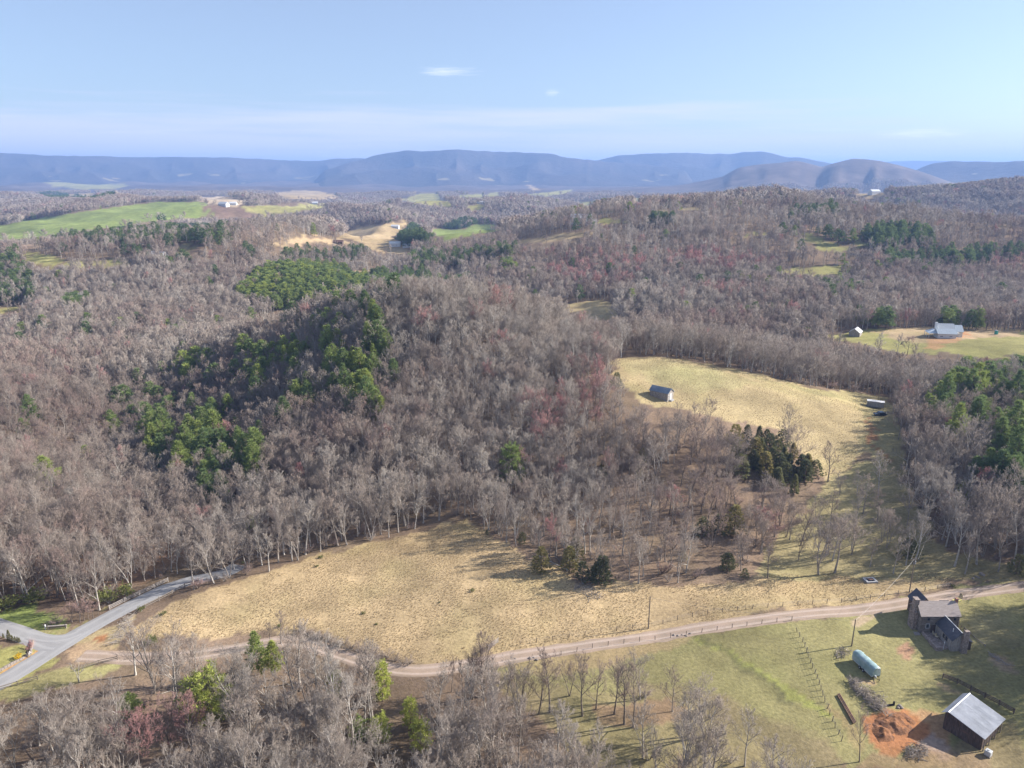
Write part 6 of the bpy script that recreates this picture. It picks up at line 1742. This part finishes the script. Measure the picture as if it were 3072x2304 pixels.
# shrubs
J = lambda x, y: cJ([(x, y)])[0]
for key, q, s, lab, tn, w in [(('gbush', 0), J(200, 950), 55, 'bright yellow flowering shrub on the lawn by the junction', 1.0, 1.1), (('bush', 1), J(315, 850), 90, 'dense dark red shrub inside the curved stone wall', .95, 1.3), (('gbush', 1), J(1210, 330), 150, 'pale green leafing shrub by the board fence', .35, 1.0), (('gbush', 0), J(1390, 270), 130, 'yellow-green leafing shrub beside the board fence', .5, 1.1),
                              (('gbush', 1), J(90, 380), 140, 'round yellow-green shrub on the left lawn', .4, 1.4), (('gbush', 0), J(390, 310), 130, 'spreading yellow-green shrub over the lawn shadow', .3, 1.6), (('bush', 2), J(640, 560), 100, 'dark twiggy shrub behind the entrance sign', .7, 1.6), (('bush', 0), J(540, 580), 60, 'low dark hedge shrub beside the entrance sign', .7, 1.8),
                              (('gbush', 1), J(1660, 780), 70, 'dark green shrub on the dirt verge below the tan field', .0, 1.5), (('gbush', 0), J(1800, 460), 40, 'small olive shrub in the tan field', .0, 1.4), (('gbush', 0), J(1570, 420), 60, 'leafing shrub at the end of the board fence', .1, 1.0)]:
    ex(key, q, q[1] - s * .27125, lab, 'shrub', 'shrub', None, tn, w)
for i, (x, yb, yt) in enumerate([(105, 735, 625), (140, 740, 680), (170, 748, 692), (198, 756, 697), (219, 762, 705), (40, 715, 660)]):
    u_, v_ = J(x, yb); ex(('cedar', 2), (u_, v_), J(0, yt)[1], 'tallest young evergreen of the row on the lawn' if i == 0 else 'young evergreen in the row on the lawn by the side road', 'young_evergreen', 'evergreen', None if i == 0 else 'row of young evergreens', .55, .9)
for i, (x, yb, yt) in enumerate([(880, 540, 250), (930, 520, 300), (980, 510, 310), (1030, 490, 300), (1090, 460, 310), (800, 540, 310)]):
    u_, v_ = J(x, yb); ex(('bare', (3, 0, 2, 5, 4, 8)[i]), (u_, v_), J(0, yt)[1], 'brown budding sapling on the bank above the paved road', 'bare_tree', 'tree', 'saplings on the road bank', .78, 1.2)
for i, (u_, v_, s) in enumerate([(1418, 1773, 8), (963, 1673, 8), (950, 1700, 6), (1090, 1840, 7), (1130, 1873, 5), (1320, 1807, 4), (730, 1690, 6), (2860, 1762, 8), (840, 1880, 8)]):
    ex(('gbush', i % 2), (u_, v_), v_ - s, 'small dark shrub dotted in the tan field', 'shrub', 'shrub', 'shrubs in the tan field', 0, 1.5)
for i in range(16):
    x, y = 560 + i * 60, 400 + i * 18 + (i % 3) * 14
    u_, v_ = T2(x, y); ex(('bush', i % 3), (u_, v_), v_ - 22, 'tangled grey brush on the bank of the dirt road bend', 'brush', 'shrub', 'brush on the road bend', .5, 1.3)
for i in range(12):
    u_, v_ = cR([(420 + i * 27, 960 + i * 22 + (i % 3) * 16)])[0]; ex(('bush', i % 3), (u_, v_), v_ - 18, 'tangled grey brush in the heap below the trailer', 'brush', 'shrub', 'brush below the trailer', .25, 1.4)
ft = plant(('dead', 0), 'fallen_tree', 'fallen dead tree lying across the tan field edge', 'fallen tree', None, gp(1700, 1712) + Vector((0, 0, .3)), 11, 0, .15)
ft.rotation_euler = (math.radians(86), 0, math.radians(-140))
ex(('bare', 4), cR([(490, 1610)])[0], cR([(0, 1200)])[0][1], 'thin leaning bare tree by the brush below the dug earth', tint=.6, wide=.7)
# trees standing past the right edge, whose shadows cross the yard
for i, (x, y, h, k) in enumerate([(112, 127, 13, 0), (118, 118, 14, 1), (110, 112, 12, 2), (124, 134, 13, 0), (104, 102, 11, 1), (122, 124, 12, 2), (116, 141, 12, 1), (128, 112, 14, 0)]):
    plant(('spread', k), 'bare_tree', 'large bare yard tree right of the log house and barn', 'tree', 'yard trees right of the barn', gl(x, y), h, i * 1.3, .3)

# ------------------------------------------------------------------ grass tufts and underbrush
def tuft(seed, n=14, h=.42):
    R = random.Random(seed); C = TB()
    tri = []
    for i in range(n):
        a = R.uniform(0, 6.28); r = R.uniform(0, .22); b = np.array((math.cos(a) * r, math.sin(a) * r, -.03))
        d = np.array((math.cos(a) * R.uniform(.05, .5), math.sin(a) * R.uniform(.05, .5), 1.0)); hh = h * R.uniform(.6, 1.2)
        s = np.array((-math.sin(a), math.cos(a), 0)) * .045
        tri.append((b - s, b + s, b + d * hh))
    C.tris(np.array(tri)); return C
M_STRAW = mat_tint('straw', [(0, (.36, .27, .16)), (.5, (.42, .325, .20)), (1, (.48, .39, .25))], transl=.45)
cst = bpy.data.collections.new('straw_tuft')
for i in range(5): cst.objects.link(bpy.data.objects.new('straw_tuft_%02d' % i, tuft(i).mesh('straw_tuft', M_STRAW)))
pts = []
for f, sp in ((FIELDS[0], .55), (FIELDS[2], .85)):
    lo, hi = f.w.min(0), f.w.max(0)
    X, Y = np.meshgrid(np.arange(lo[0], hi[0], sp), np.arange(lo[1], hi[1], sp)); X = (X + rng.uniform(-.5, .5, X.shape) * sp).ravel(); Y = (Y + rng.uniform(-.5, .5, Y.shape) * sp).ravel()
    k = inpoly(X, Y, f.w) & (vnoise(X / 9, Y / 9, 3) + vnoise(X / 2.5, Y / 2.5, 4) * .6 > -.55)
    X, Y = X[k], Y[k]
    d = np.concatenate([np.sqrt(((np.stack([X[i:i + 4000], Y[i:i + 4000]], 1)[:, None] - ROADPTS[None]) ** 2).sum(2)).min(1) for i in range(0, len(X), 4000)])
    k = d > 2.3; pts.append(np.stack([X[k], Y[k], H(X[k], Y[k])], 1))
pts = np.concatenate(pts); n = len(pts)
s_ = rng.uniform(.3, .7, n)
scatter('straw_grass', 'bleached tussocks of tall tan grass on the open field', 'grass', cst, pts, np.stack([np.zeros(n), np.zeros(n), rng.uniform(0, 6.28, n)], 1), np.stack([s_, s_, s_ * rng.uniform(.7, 1.2, n)], 1), rng.random(n))
ub = PA[(PA[:, 1] < 330) & (rng.random(len(PA)) < .75)]
ub = ub + np.stack([rng.normal(0, 1.6, len(ub)), rng.normal(0, 1.6, len(ub)), np.zeros(len(ub))], 1); ub[:, 2] = H(ub[:, 0], ub[:, 1])
for f in FIELDS[:12]: ub = ub[~inpoly(ub[:, 0], ub[:, 1], f.w)]
cub = merged_near([('bush', 0), ('bush', 1), ('bush', 2)], 'wood_brush')
n = len(ub); s_ = rng.uniform(.6, 2.1, n)
scatter('underbrush', 'low twiggy underbrush on the floor of the near woods', 'underbrush', cub, ub, np.stack([np.zeros(n), np.zeros(n), rng.uniform(0, 6.28, n)], 1), np.stack([s_ * 1.2, s_ * 1.2, s_], 1), rng.uniform(.3, .8, n))
# ------------------------------------------------------------------ haze
def haze():
    m = new_mat('haze'); t = NT(m)
    v = t.node('ShaderNodeVolumePrincipled')
    v.inputs['Color'].default_value = (.33, .535, 1.0, 1)
    v.inputs['Density'].default_value = HAZE
    v.inputs['Anisotropy'].default_value = 0.1
    o = t.node('ShaderNodeOutputMaterial'); t.link(v.outputs[0], o.inputs['Volume'])
    zlo = float(min(gz.min(), 0)) - 30; zhi = 400.0
    R = 24500.0
    x0, x1, y0, y1 = -R, R, -400.0, R
    vs = [(x, y, z) for z in (zlo, zhi) for x, y in ((x0, y0), (x1, y0), (x1, y1), (x0, y1))]
    me = bpy.data.meshes.new('haze')
    me.from_pydata(vs, [], [(3, 2, 1, 0), (4, 5, 6, 7), (0, 1, 5, 4), (1, 2, 6, 5), (2, 3, 7, 6), (3, 0, 4, 7)])
    me.materials.append(m)
    o = link(bpy.data.objects.new('haze', me)); o['kind'] = 'stuff'
    o['label'] = 'thin blue haze filling the air over the valley'; o['category'] = 'haze'
HAZE = 1.1e-4
haze()
